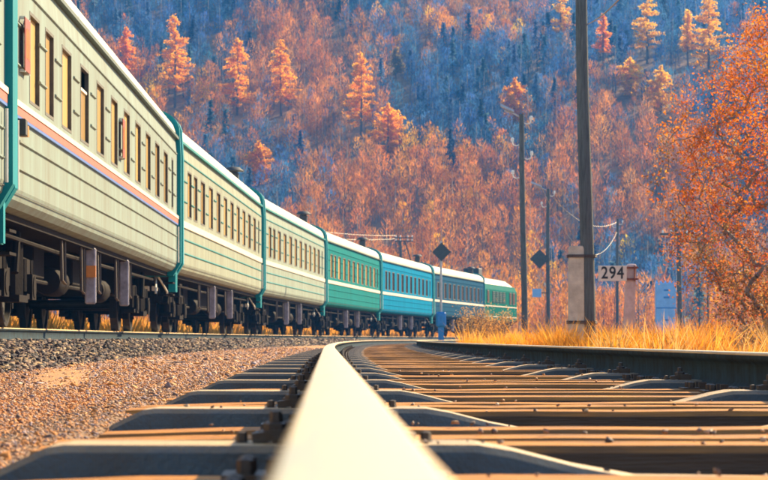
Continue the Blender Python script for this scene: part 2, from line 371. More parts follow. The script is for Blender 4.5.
cz = np.where(kk % 4 == 0, np.interp(np.abs(u), [0, .28, .39, .5, .56, 1.24, 1.3], [.212, .216, .236, .264, .275, .275, .25]), .250)
u = np.where(np.abs(np.abs(u) - .7975) < .1, u + .2, u)
scatter_stones('sleeper_pebble', np.stack([near_x(Yp) + u, Yp, cz], -1), rng.uniform(.003, .009, n), [(.40, .25, .15), (.25, .18, .15), (.55, .42, .32), (.12, .10, .10)], sink=.0)
# sleepers of the train's track
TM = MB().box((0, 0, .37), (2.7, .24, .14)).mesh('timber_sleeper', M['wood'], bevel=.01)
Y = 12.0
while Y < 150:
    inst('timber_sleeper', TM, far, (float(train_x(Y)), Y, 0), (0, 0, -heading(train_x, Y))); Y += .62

# ------------------------------------------------------------------ passenger train
CARL, HW = 24.2, 1.55
def paint(name, col, dirt=(0.20, 0.17, 0.12), spec=.10):
    return mat_basic(name, col, 0.62, 0, 0.08, 1.6, 0.22, 1.4, dirt=dirt, dirt_amt=0.55, stretch=(2.2, 2.2, .25), spec=spec)
M['teal'] = paint('teal_end_paint', (0.008, 0.27, 0.32), (0.02, 0.18, 0.21))
M['roof'] = mat_basic('cream_roof_paint', (0.72, 0.62, 0.42), 0.5, 0, 0.06, 0.9, 0.05, 5, dirt=(0.55, 0.48, 0.36), dirt_amt=0.3)
M['gutter'] = mat_basic('dark_gutter_paint', (0.06, 0.10, 0.08), 0.6)
M['under'] = mat_basic('grimy_underframe', (0.014, 0.012, 0.012), 0.75, 0, 0.5, 5, 0.2, 30, dirt=(0.03, 0.02, 0.016), spec=.04)
M['wheel'] = mat_basic('wheel_steel', (0.022, 0.020, 0.020), 0.55, 0.3, 0.4, 8)
M['equip'] = mat_basic('grey_equipment_paint', (0.34, 0.33, 0.42), 0.6, 0, 0.3, 6, 0.1, 20, dirt=(0.1, 0.09, 0.09))
M['white_trim'] = mat_basic('white_trim', (0.78, 0.76, 0.70), 0.5, 0, 0.1, 5)
M['red_plate'] = mat_basic('red_enamel', (0.30, 0.028, 0.012), 0.45, 0, 0.4, 12, dirt=(0.4, 0.12, 0.05))
M['red_stripe'] = mat_basic('red_stripe', (0.52, 0.13, 0.08), 0.5, 0, 0.1, 3)
M['blue_stripe'] = mat_basic('blue_stripe', (0.06, 0.17, 0.50), 0.5, 0, 0.1, 3)
M['cream_stripe'] = mat_basic('cream_stripe', (0.80, 0.70, 0.55), 0.5, 0, 0.08, 3)
M['rubber'] = mat_basic('dark_seal', (0.035, 0.04, 0.045), 0.7, 0, 0.3, 10)
M['jamb'] = mat_basic('window_jamb_paint', (0.085, 0.08, 0.065), 0.7, 0, 0.3, 10)
M['interior'] = mat_basic('dark_interior', (0.03, 0.02, 0.018), 0.9)
M['copper'] = mat_basic('orange_lamp', (0.75, 0.28, 0.06), 0.35, 0, 0.1)
def glass_mat(name, col, rough=0.12, spec=0.8):
    m = mat_basic(name, col, rough, 0, 0.12, 2.0, 0, spec=spec, stretch=(3, 1, .4), island=0.34); return m
M['pane'] = glass_mat('curtain_and_reflection_glass', (0.70, 0.46, 0.17), 0.22, 0.5)  # tan covers curtains plus the reflected orange hillside painted into the colour
M['dark_pane'] = glass_mat('dark_glass', (0.10, 0.09, 0.07))

WZ0, WZ1 = 2.34, 3.31
# window positions from the near end of the car (metres), width
WIN = [(2.35, .85), (3.68, .80)] + [(5.4 + 2.02 * i, 1.0) for i in range(9)] + [(23.3, .45)]
def side_profile():
    return [(1.20, 1.165), (1.36, 1.175), (1.46, 1.205), (1.52, 1.27), (HW, 1.38)]
def side_wall(mat, sgn, holes):
    """side skin with real window openings; rounded lower edge"""
    m = MB(); x0, x1 = .4, CARL + .4
    pr = side_profile()
    for (ya, za), (yb, zb) in zip(pr[:-1], pr[1:]):
        m.add([(x0, sgn * ya, za), (x1, sgn * ya, za), (x1, sgn * yb, zb), (x0, sgn * yb, zb)], [(0, 1, 2, 3)])
    def q(xa, xb, za, zb):
        ya = HW; yb = HW
        f = lambda z: HW - max(0, z - 3.45) * .10
        m.add([(xa, sgn * f(za), za), (xb, sgn * f(za), za), (xb, sgn * f(zb), zb), (xa, sgn * f(zb), zb)], [(0, 1, 2, 3)])
    q(x0, x1, 1.38, WZ0); q(x0, x1, WZ1, 3.45); q(x0, x1, 3.45, 3.80)
    e = x0
    for c, w in holes:
        q(e, c - w / 2, WZ0, WZ1); e = c + w / 2
    q(e, x1, WZ0, WZ1)
    # inner skin so the wall has thickness
    m.add([(x0, sgn * (HW - .30), 1.17), (x1, sgn * (HW - .30), 1.17), (x1, sgn * (HW - .30), 3.8), (x0, sgn * (HW - .30), 3.8)], [(0, 1, 2, 3)]) if not holes else None
    return m
HALF_ROOF = [(1.53, 3.80), (1.52, 3.92), (1.475, 4.04), (1.39, 4.14), (1.25, 4.23), (1.02, 4.31), (.70, 4.37), (.35, 4.405), (0, 4.415)]
def end_outline(g):
    pts = [(1.40 + g, 1.10), (HW + g, 1.35), (HW + g, 3.45), (1.53 + g, 3.80)]
    right = pts + [(y + g * min(1, y), z + g) for y, z in HALF_ROOF[1:]]
    return right + [(-y, z) for y, z in right[::-1][1:]]
ROOF_P = HALF_ROOF + [(-y, z) for y, z in HALF_ROOF[::-1][1:]]; NR = len(ROOF_P)

def frame_mesh(w, rec=.048):
    """window frame: jambs lining the opening plus a thin rubber surround"""
    m = MB(); h = WZ1 - WZ0; t = .035
    for sx in (-1, 1): m.box((sx * (w / 2 - t / 2), -rec / 2 + .001, h / 2), (t, rec + .006, h))
    for zz in (t / 2, h - t / 2): m.box((0, -rec / 2 + .001, zz), (w - 2 * t, rec + .006, t))
    return m.mesh('window', M['jamb'])
FRAMES = {w: frame_mesh(w) for w in sorted({w for c, w in WIN})}
def pane_mesh(w, z1, mat):
    h = WZ1 - WZ0; m = MB().box((0, -.045, (z1 * h) / 2 + .018), (w - .07, .012, z1 * h - .036)); return m.mesh('window_pane', mat)
PANES = {w: pane_mesh(w, 1.0, M['pane']) for w in FRAMES}; PANES_OPEN = pane_mesh(1.0, .70, M['pane'])
PANES_D = {w: pane_mesh(w, 1.0, M['dark_pane']) for w in FRAMES}
SASH = MB().box((0, -.03, .70 * (WZ1 - WZ0)), (.93, .026, .035)).mesh('sash_rail', M['white_trim'])

def wheel_mesh():
    m = MB()
    for s in (-1, 1):
        p = [(.05, s * .72), (.16, s * .73), (.20, s * .76), (.40, s * .77), (.42, s * .735), (.505, s * .735), (.475, s * .77), (.465, s * .86), (.42, s * .865), (.40, s * .80), (.20, s * .79), (.16, s * .84), (.0, s * .84)]
        m.lathe(p, 'Y', 28)
    m.lathe([(.08, -.72), (.08, .72)], 'Y', 12)
    return m.mesh('wheelset', M['wheel'], smooth=True)
WHEEL = wheel_mesh()
def bogie_frame_mesh():
    m = MB()
    for s in (-1, 1):
        y = s * 1.02
        prof = [(-1.75, .62), (-1.55, .80), (-.75, .82), (-.5, .66), (.5, .66), (.75, .82), (1.55, .80), (1.75, .62), (1.6, .58), (.9, .60), (.55, .46), (-.55, .46), (-.9, .60), (-1.6, .58)]
        n = len(prof); vs = [(a, y - .09, b) for a, b in prof] + [(a, y + .09, b) for a, b in prof]
        m.add(vs, [(i, (i + 1) % n, n + (i + 1) % n, n + i) for i in range(n)] + [tuple(range(n)), tuple(range(n, 2 * n))[::-1]])
        for ax in (-1.2, 1.2):
            m.box((ax, s * 1.04, .475), (.34, .30, .30)); m.lathe([(0, s * 1.20), (.13, s * 1.20), (.13, s * 1.12)], 'Y', 12, (ax, 0, .475))
            for dx in (-.30, .30): m.tube([(ax + dx, s * 1.06, .42), (ax + dx, s * 1.06, .80)], .085, 10)
            m.box((ax, s * 1.06, .36), (.86, .2, .06))
        for dx in (-.22, 0, .22): m.tube([(dx, s * 1.10, .36), (dx, s * 1.10, .95)], .09, 10)
        m.box((0, s * 1.10, .32), (.75, .24, .08)); m.tube([(-.62, s * 1.2, .60), (-.42, s * 1.2, 1.05)], .045, 8)
        for ax in (-1.78, -.62, .62, 1.78): m.box((ax, s * .80, .40), (.07, .12, .34))
    m.box((0, 0, .74), (.6, 2.1, .22)); m.box((-1.65, 0, .68), (.16, 2.0, .14)); m.box((1.65, 0, .68), (.16, 2.0, .14))
    return m.mesh('bogie', M['under'])
BOGIE = bogie_frame_mesh()

def chimney_mesh(mat_name='rubber'):
    m = MB(); m.lathe([(.16, -.25), (.16, .12), (.13, .14), (.13, .20)], 'Z', 14)
    m.lathe([(.0, .32), (.18, .30), (.30, .20), (.29, .18), (.13, .18)], 'Z', 14)
    return m.mesh('chimney', M['rubber'], smooth=True)
CHIM = chimney_mesh()

def passenger_car(i, label, body, rib, stripes, detail, plates=False):
    s0 = i * 25.0
    root = thing('passenger_car', (0, 0, 0), label, 'train car', 'cars of the passenger train')
    # near side is +y in car space after the mirror below (x = forward)
    ow = side_wall(body, -1, WIN); o = ow.build('side_wall', body, root)
    side_wall(body, 1, []).build('side_wall', body, root)
    for c, w in WIN:
        me = FRAMES[w]
        fr = inst('window', me, root, (c, -HW, WZ0), (0, 0, math.pi))
        opened = plates and abs(c - 7.42) < .05
        if opened:
            inst('window_pane', PANES_OPEN, fr); inst('sash_rail', SASH, fr)
        else: inst('window_pane', (PANES if i < 4 else PANES_D)[w] if not (plates and c > 23) else PANES_D[w], fr)
    MB().box((CARL / 2 + .4, -HW + .34, 2.85), (CARL - .2, .02, 1.9)).build('corridor_lining', M['interior'], root)
    MB().prism([(1.36, 1.17), (1.36, 1.10), (-1.36, 1.10), (-1.36, 1.17)], .4, CARL + .4).build('underframe', M['under'], root)
    # end walls with a rim that stands proud of side and roof
    for xa, xb, who in ((.22, .42, 'end_wall'), (CARL + .38, CARL + .58, 'end_wall')):
        MB().prism(end_outline(.075), xa, xb).build(who, M['teal'], root)
    for xa in (.02, CARL + .58):
        MB().prism([(.75, 1.15), (.80, 1.3), (.80, 3.3), (.6, 3.5), (-.6, 3.5), (-.80, 3.3), (-.80, 1.3), (-.75, 1.15)], xa, xa + .20).build('gangway_bellows', M['teal'], root)
    for yy in (-1.44,):
        for xa in (.14, CARL + .66): MB().box((xa, yy, 1.02), (.16, .14, .46)).build('corner_step', M['teal'], root)
    ro = MB().add([(x, y, z) for x in (.4, CARL + .4) for y, z in ROOF_P], [(k, k + 1, NR + k + 1, NR + k) for k in range(NR - 1)]).build('roof', M['roof'], root, smooth=True)
    for xx in np.arange(2.2, CARL, 2.4) if detail > 1 else []:
        MB().add([(x, y * 1.006, 3.8 + (z - 3.8) * 1.02 + .001) for x in (xx, xx + .05) for y, z in ROOF_P], [(k, k + 1, NR + k + 1, NR + k) for k in range(NR - 1)]).build('roof_seam', M['roof'], ro)
    MB().box((CARL / 2 + .4, -1.555, 3.785), (CARL - .06, .07, .05)).build('gutter', rib if rib != body else M['gutter'], root)
    # chimney of the coal boiler, at the far end of the car
    if i > 0: inst('chimney', CHIM, root, (CARL - 1.3, -.85, 4.52))
    if detail: 
        for xx in (5.5, 9.5, 13.5, 17.5): MB().box((xx, 0, 4.42), (.5, .45, .10)).build('roof_vent', M['roof'], root, bevel=.03)
    # pressed ribs
    for z in (1.59, 1.87, 3.47):
        MB().prism([(-HW + .002, z - .022), (-HW - .020, z - .008), (-HW - .020, z + .010), (-HW + .002, z + .022)], .55, CARL + .2).build('rib', rib, root)
    MB().box((CARL / 2 + .4, -HW - .0015, 1.335), (CARL - .1, .004, .009)).build('seam', M['rubber'], root)
    if detail:
        ends = [.75] + [v for c, w in WIN for v in (c - w / 2, c + w / 2)] + [CARL]
        for a_, b_ in zip(ends[0::2], ends[1::2]):
            if b_ - a_ < .3: continue
            lo, hi = (a_, b_ - .12) if a_ == .75 else ((a_ + b_) / 2 - .30, (a_ + b_) / 2 + .30)
            for z in (2.64, 3.05): MB().prism([(-HW + .002, z - .02), (-HW - .022, z - .008), (-HW - .022, z + .008), (-HW + .002, z + .02)], lo, hi).build('rib', rib, root)
    for nm, z, h, mt, pr in stripes:
        MB().box((CARL / 2 + .4, -HW - pr / 2 + .001, z), (CARL - .1, pr, h)).build(nm, mt, root)
    # running gear
    for bx in (12.5 - 8.5, 12.5 + 8.5):
        b = inst('bogie', BOGIE, root, (bx, 0, 0))
        for ax in (-1.2, 1.2): inst('wheelset', WHEEL, b, (ax, 0, .475))
    for (xx, l, y0, z, h, mt) in ((7.6, 1.1, -.85, .86, .46, 'under'), (10.4, .10, -1.32, .74, .78, 'equip'), (12.6, 2.2, -.85, .86, .46, 'under'), (15.6, .10, -1.32, .76, .74, 'equip'), (17.2, .9, -1.1, .85, .5, 'under')):
        MB().box((xx, y0 + (.25 if mt == 'under' else .0), z), (l, .7 if mt == 'under' else .15, h)).build('equipment_box', M[mt], root, bevel=.02)
    MB().tube([(7.2, .2, .85), (17.8, .2, .85)], .22, 10).build('brake_cylinder', M['under'], root)
    MB().box((12.5, 0, 1.02), (23.4, .5, .18)).build('centre_sill', M['under'], root)
    if i == 0: MB().box((10.33, -1.335, .80), (.05, .13, .16)).build('marker_box', M['copper'], root)
    for xx, zz_ in ((7.0, .60), (9.3, .52), (11.5, .56), (14.3, .50), (16.6, .58)):
        MB().tube([(xx, -1.30, 1.12), (xx, -1.31, zz_), (xx + .35, -1.31, zz_ - .04), (xx + .38, -1.30, 1.10)], .022, 6).build('hanger', M['fastener'], root)
    for yy, zz_ in ((-1.22, .98), (-.95, .62)): MB().tube([(2.2, yy, zz_), (8.0, yy, zz_ - .03), (16.0, yy, zz_ - .02), (22.6, yy, zz_)], .028, 6).build('brake_rod', M['under'], root)
    for xx in (9.0, 14.8): MB().lathe([(0, -.55), (.17, -.52), (.19, -.45), (.19, .45), (.17, .52), (0, .55)], 'X', 14, (xx, -.95, .62)).build('air_reservoir', M['under'], root, smooth=True)
    for e, sg in ((.1, -1), (CARL + .7, 1)):
        MB().box((e, 0, .98), (.55, .22, .26)).box((e + sg * .18, 0, .98), (.22, .34, .36)).build('coupler', M['under'], root)
        for yy in (-.92, -1.08): MB().box((e + .02, yy, .86), (.09, .09, .09)).build('hose_cap', M['white_trim'], root)
        MB().tube([(e - sg * .2, -1.12, 1.10), (e - sg * .62, -1.16, .98), (e - sg * 1.15, -1.2, .82), (e - sg * 1.18, -1.2, .74)], .020, 8).build('brake_pipe', M['white_trim'], root)
        MB().tube([(e - sg * .55, -HW - .045, 1.35), (e - sg * .55, -HW - .045, 2.05)], .014, 6).build('handrail', M['white_trim'], root)
        for z in (.72, .95): MB().box((e - sg * .75, -1.42, z), (.5, .2, .03)).build('step_tread', M['under'], root)
    if plates:
        for (xx, z, ln, hh) in ((1.32, 2.87, .42, .54), (12.38, 2.80, .40, .56)):
            p = MB().box((xx, -HW - .055, z), (ln, .012, hh)).build('route_board', M['red_plate'], root)
            for sx in (-1, 1):
                for sz_ in (-1, 1): MB().box((xx + sx * (ln / 2 - .04), -HW - .03, z + sz_ * hh / 2), (.03, .06, .03)).build('bracket', M['white_trim'], p)
            for k2 in range(5): MB().box((xx - .12 + .06 * k2, -HW - .0625, z + .02 * (k2 % 2)), (.035, .003, .30)).build('lettering', M['copper'], p)
        lp = MB().box((.92, -HW - .05, 2.00), (.16, .10, .17)).build('side_lamp', M['rubber'], root, bevel=.01)
        MB().box((1.06, -HW - .06, 1.97), (.10, .08, .11)).build('lamp_lens', M['copper'], lp)
    # place on the rails: chord between the bogie pivots
    A = at_s(s0 + 4.0); B = at_s(s0 + 21.0); mid = (A + B) / 2; d = (B - A).normalized(); rz = math.atan2(d.y, d.x)
    org = mid - d * 12.5
    root.location = (org.x, org.y, RAIL2 - .0); root.rotation_euler = (0, 0, rz)
    return root
# arc length along the train's line, s = 0 at the gap left of the nearest whole car
_ys = np.arange(-40, 260, .25); _xs = train_x(_ys)
_s = np.concatenate([[0], np.cumsum(np.hypot(np.diff(_xs), np.diff(_ys)))]); _s -= np.interp(24.3, _ys, _s)
def at_s(s): return Vector((float(np.interp(s, _s, _xs)), float(np.interp(s, _s, _ys)), 0))
B_PALE = paint('pale_green_paint', (0.25, 0.34, 0.31)); B_PALE2 = paint('pale_cream_green_paint', (0.31, 0.37, 0.29)); B_PALE3 = paint('mint_cream_paint', (0.29, 0.38, 0.32))
B_TEAL = paint('sea_green_paint', (0.012, 0.225, 0.225), (0.03, 0.15, 0.14), .01); B_BLUE = paint('turquoise_paint', (0.0, 0.24, 0.43), (0.005, 0.14, 0.25), .01); B_SLATE = paint('slate_blue_paint', (0.010, 0.085, 0.165), (0.02, 0.06, 0.10), .01)
R_TEAL = paint('teal_rib_paint', (0.05, 0.30, 0.31), (0.05, 0.2, 0.2))
cream = [('waist_stripe', 2.17, .13, M['cream_stripe'], .03)]
tri = [('waist_moulding', 2.235, .06, M['cream_stripe'], .04), ('red_stripe', 2.16, .085, M['red_stripe'], .03), ('blue_stripe', 2.10, .03, M['blue_stripe'], .03)]
passenger_car(-1, 'nearest train car, only its teal end with white handrails showing at the left edge', B_PALE, B_PALE, tri, 1)
passenger_car(0, 'large pale green train car with red and blue stripe and red route boards', B_PALE, B_PALE, tri, 2, True)
passenger_car(1, 'pale green cream train car directly behind the one with red route boards', B_PALE2, R_TEAL, cream, 2)
passenger_car(2, 'pale cream train car with teal ribs, just before the sea green car', B_PALE3, R_TEAL, cream, 2)
passenger_car(3, 'sea green train car with cream waist stripe between cream and turquoise cars', B_TEAL, B_TEAL, cream, 1)
passenger_car(4, 'bright turquoise blue train car with pale waist stripe', B_BLUE, B_BLUE, cream, 0)
passenger_car(5, 'dull slate blue train car coupled to the green locomotive', B_SLATE, B_SLATE, cream, 0)

def locomotive():
    root = thing('locomotive', (0, 0, 0), 'green diesel locomotive with cream roof at the head of the train', 'locomotive')
    G = paint('locomotive_green', (0.002, 0.15, 0.115), (0.006, 0.09, 0.07), .01); Y_ = M['cream_stripe']
    L = 15.5
    prof = [(1.50, 1.15), (1.50, 3.35), (1.30, 3.75), (-1.30, 3.75), (-1.50, 3.35), (-1.50, 1.15)]
    MB().prism(prof, .4, L).build('body', G, root, bevel=.04)
    V = []; secs = [(.45, 1.32, 3.752, 4.25), (L - 3.0, 1.32, 3.752, 4.25), (L - .3, 1.2, 3.752, 3.98)]
    pr = lambda w, z0, z1: [(w, z0), (w * .8, z0 + (z1 - z0) * .7), (w * .35, z1), (-w * .35, z1), (-w * .8, z0 + (z1 - z0) * .7), (-w, z0)]
    for x, w, z0, z1 in secs: V += [(x, y, z) for y, z in pr(w, z0, z1)]
    F = [(a * 6 + j, a * 6 + (j + 1) % 6, a * 6 + 6 + (j + 1) % 6, a * 6 + 6 + j) for a in range(2) for j in range(6)] + [tuple(range(6))[::-1], tuple(range(12, 18))]
    rf = MB().add(V, F).build('roof', M['roof'], root)
    MB().box((1.4, -.45, 4.50), (1.5, 1.1, .62)).build('exhaust_stack', M['rubber'], rf, bevel=.05)
    MB().box((L / 2, -1.52, 2.2), (L - .6, .03, .07)).build('waist_stripe', Y_, root)
    MB().box((L / 2, -1.52, 1.45), (L - .6, .03, .05)).build('waist_stripe', Y_, root)
    for xx, w in ((1.6, .7), (L - 1.7, 1.0), (L - 3.4, .8)):
        f = MB().box((xx, -1.51, 2.85), (w + .14, .05, .90)).build('window', M['rubber'], root); MB().box((xx, -1.535, 2.85), (w, .02, .76)).build('window_pane', M['dark_pane'], f)
    for xx in np.arange(4.2, 10.6, 1.6): 
        gl = MB().box((xx, -1.51, 2.85), (1.2, .04, .8)).build('grille', M['rubber'], root)
        for z in np.arange(2.52, 3.2, .13): MB().box((xx, -1.54, z), (1.1, .03, .05), rx=.5).build('louvre', G, gl)
    MB().box((L + .05, 0, 1.9), (.12, 2.7, .9)).build('buffer_beam', M['red_plate'], root); MB().box((L / 2, 0, 1.0), (L - .8, 2.4, .28)).build('underframe', M['under'], root)
    MB().box((L / 2, -.3, .75), (3.2, 1.6, .5)).build('fuel_tank', M['under'], root, bevel=.05)
    for bx in (3.2, L - 2.9):
        b = inst('bogie', BOGIE, root, (bx, 0, 0))
        for ax in (-1.2, 1.2): inst('wheelset', WHEEL, b, (ax, 0, .475))
    A = at_s(150 + 3.2); B = at_s(150 + L - 2.9); d = (B - A).normalized(); org = A - d * 3.2
    root.location = (org.x, org.y, RAIL2); root.rotation_euler = (0, 0, math.atan2(d.y, d.x))
locomotive()

# ------------------------------------------------------------------ foliage builders
def quads(P, D, U, L, Wd):
    """quads centred at P, long axis D (len L), wide axis U (len Wd)"""
    D = D / np.linalg.norm(D, axis=1, keepdims=True); U = U - D * np.sum(U * D, 1, keepdims=True); U /= np.linalg.norm(U, axis=1, keepdims=True) + 1e-9
    l = (L / 2)[:, None]; w = (Wd / 2)[:, None]
    V = np.stack([P - D * l - U * w * .6, P - D * l * .1 - U * w, P + D * l, P - D * l * .1 + U * w], 1)
    return V.reshape(-1, 3), np.arange(len(P) * 4).reshape(-1, 4)
def rand_dirs(n): 
    v = rng.normal(0, 1, (n, 3)); return v / np.linalg.norm(v, axis=1, keepdims=True)
def foliage(name, P, D, L, Wd, col, mat, parent=None):
    V, F = quads(P, D, rand_dirs(len(P)), L, Wd)
    return inst(name, np_mesh(name, V, F, mat, np.repeat(col, 4, 0)), parent)

# ------------------------------------------------------------------ where the golden larches stand
OR, YL, RD = (1.0, .46, .0), (1.0, .56, .0), (1.0, .38, .0)
LARCHES = [
    (175, 13, 108, 'tall ragged orange larch at far left rising above the pale train roof', 'tall', 1, OR),
    (126, 26, 85, 'small dim orange larch half hidden behind the roof of the nearest car', 'cone', 2, RD),
    (237, 36, 116, 'full orange larch left of a matching one, above the second car', 'cone', 3, OR),
    (281, 38, 117, 'slender orange larch right of a matching one, above the third car', 'tall', 4, OR),
    (259, 139, 186, 'small bright orange larch just above the train roof chimney', 'round', 5, OR),
    (361, 51, 140, 'tall bright orange larch in the middle of the hillside', 'tall', 6, OR),
    (388, 101, 158, 'shorter bushy orange larch touching the tall one in mid hillside', 'round', 7, OR),
    (396, 46, 80, 'faint greenish yellow larch high above the middle of the hill', 'sparse', 8, (.45, .33, .10)),
    (515, 76, 123, 'compact bright orange larch behind the top of the lamp pole', 'round', 9, OR),
    (561, -14, 46, 'pale gold larch left of the tall wooden pole near the top edge', 'sparse', 10, YL),
    (603, 12, 70, 'thin reddish larch right of the tall wooden pole', 'thin', 11, RD),
    (647, -8, 64, 'narrow two tiered yellow larch near the top edge', 'sparse', 12, YL),
    (630, 56, 98, 'small rounded yellow larch between wooden pole and red tree', 'round', 13, YL),
    (661, 64, 114, 'yellow larch partly hidden behind the left edge of the red tree', 'round', 14, YL),
    (688, 8, 70, 'thin yellow larch beside a broader one at upper right', 'thin', 15, YL),
    (709, -6, 72, 'broad yellow larch at upper right above the red tree', 'cone', 16, YL),]
def larch_place(x, bot):
    """distance: where the hillside meets the sight line of the tree's foot"""
    Yc = np.arange(250, 640, .5); Xc = (x - 384) / FPX * Yc; zz = hill_z(Xc, Yc); line = ZC + (339 - bot) / FPX * Yc
    ok = np.nonzero(zz >= line)[0]; Y = float(Yc[ok[0]]) if len(ok) else 430.0
    return (x - 384) / FPX * Y, Y

# ------------------------------------------------------------------ hillside wood (one mass)
def wood():
    n = 7400
    Y = rng.uniform(208, 500, n * 3); X = rng.uniform(-135, 135, n * 3)
    keep = (np.abs(X) < .172 * Y + 12) & ((Y > 238) | (X > train_x(Y) + 14) | (X < train_x(Y) - 10)) 
    for a_ in LARCHES:
        lx, ly = larch_place(a_[0], a_[2]); keep &= ~((np.abs(X - lx * Y / ly) < 1.9) & (Y < ly + 1.5) & (Y > ly - 20))
    X, Y = X[keep][:n], Y[keep][:n]; n = len(X); Z = hill_z(X, Y) + .05
    sx = 384 + FPX * X / Y; el = (Z - ZC) / Y
    # stands: patches of kind over the slope
    f1 = np.sin(X / 9.0 + 1.3 * np.sin(Y / 17)) + np.sin(Y / 11.0 + X / 23.0) + rng.normal(0, .7, n)
    f2 = np.sin(X / 14.0 - Y / 19.0 + 2) + np.sin(X / 6.0 + Y / 31.0) + rng.normal(0, .6, n)
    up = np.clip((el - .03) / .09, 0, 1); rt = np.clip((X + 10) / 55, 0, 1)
    dark = (f2 + 1.7 * up + 1.1 * rt + rng.normal(0, .3, n)) > 1.35          # dusky conifers and blue stands, denser high and right to imitate haze and shade
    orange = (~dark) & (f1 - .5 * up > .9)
    haze_blue = dark & (rng.uniform(0, 1, n) < .90); dark = dark & ~haze_blue          # leafless grey stands among them; blue air painted into their colour
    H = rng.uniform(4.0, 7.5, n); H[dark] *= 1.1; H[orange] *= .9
    cols = np.where(dark[:, None], np.array([.08, .14, .22]), np.where(orange[:, None], np.array([.95, .38, .01]), np.where(haze_blue[:, None], np.array([.07, .175, .36]), np.array([.62, .245, .045]))))  # blue tones put far haze and shade into the foliage colour
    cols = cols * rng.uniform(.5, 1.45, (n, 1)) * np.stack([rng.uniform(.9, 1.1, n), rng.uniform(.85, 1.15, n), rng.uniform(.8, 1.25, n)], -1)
    # trunks: three-sided tapered
    tv = []; a = np.array([0, 2.09, 4.19]); r = (.05 + .008 * H)
    lean = rng.normal(0, .025, (n, 2))
    base = np.stack([X, Y, Z], -1)
    B = base[:, None, :] + np.stack([r[:, None] * np.cos(a), r[:, None] * np.sin(a), np.full((n, 3), -.3)], -1)
    T = base[:, None, :] + np.stack([.25 * r[:, None] * np.cos(a) + lean[:, :1] * H[:, None], .25 * r[:, None] * np.sin(a) + lean[:, 1:] * H[:, None], np.repeat(H[:, None], 3, 1)], -1)
    TV = np.concatenate([B, T], 1).reshape(-1, 3)
    tf = np.array([(0, 1, 4, 3), (1, 2, 5, 4), (2, 0, 3, 5)]); TF = (tf[None] + (np.arange(n) * 6)[:, None, None]).reshape(-1, 4)
    pale = np.where(rng.uniform(0, 1, n) < .5, 1.0, .45); tc = np.where(dark[:, None], np.array([.10, .09, .09]), np.array([.46, .41, .38]) * pale[:, None])
    TC = np.repeat(tc, 6, 0)
    # twigs: long upright blades filling a narrow crown
    k = 150; N = n * k; ti = np.repeat(np.arange(n), k)
    t = rng.uniform(.18, 1.0, N) ** .8; dk = dark[ti]
    rad = np.where(dk, 1.75 * (1.03 - t), 1.35 * np.sin(np.clip((t - .12) / .9, 0, 1) * np.pi) ** .7 + .10) * rng.uniform(.15, 1, N) ** .5
    an = rng.uniform(0, 2 * np.pi, N); h = H[ti]
    P = np.stack([X[ti] + rad * np.cos(an) + lean[ti, 0] * h * t, Y[ti] + rad * np.sin(an) + lean[ti, 1] * h * t, Z[ti] + h * t], -1)
    out = np.stack([np.cos(an), np.sin(an), np.zeros(N)], -1)
    D = out * np.where(dk, .9, .38)[:, None] + np.array([0, 0, 1]) * np.where(dk, -.35, 1.0)[:, None] + rng.normal(0, .34, (N, 3))
    L = np.where(dk, rng.uniform(.5, 1.1, N), rng.uniform(.35, 1.0, N)); Wd = np.where(dk, rng.uniform(.16, .36, N), rng.uniform(.03, .085, N))
    og = orange[ti]; Wd = np.where(og, Wd * 1.7, Wd); L = np.where(og, L * .7, L)
    D /= np.linalg.norm(D, axis=1, keepdims=True); U = np.cross(D, rand_dirs(N)); U /= np.linalg.norm(U, axis=1, keepdims=True) + 1e-9
    l, w_ = (L / 2)[:, None], (Wd * .62)[:, None]
    LV = np.stack([P - D * l - U * w_, P - D * l + U * w_, P + D * l], 1).reshape(-1, 3); LF = np.arange(N * 3).reshape(-1, 3)
    lc = cols[ti] * rng.uniform(.82, 1.18, (N, 1))
    V = np.concatenate([TV, LV]); F = np.concatenate([TF[:, [0, 1, 2]], TF[:, [0, 2, 3]], LF + len(TV)]); col = np.concatenate([TC, np.repeat(lc, 3, 0)])
    tag(inst('hillside_wood', np_mesh('hillside_wood', V, F, M['leaf'], np.clip(col, 0, .9))), 'bare and russet wood covering the whole hillside', 'wood', kind='stuff')
wood()

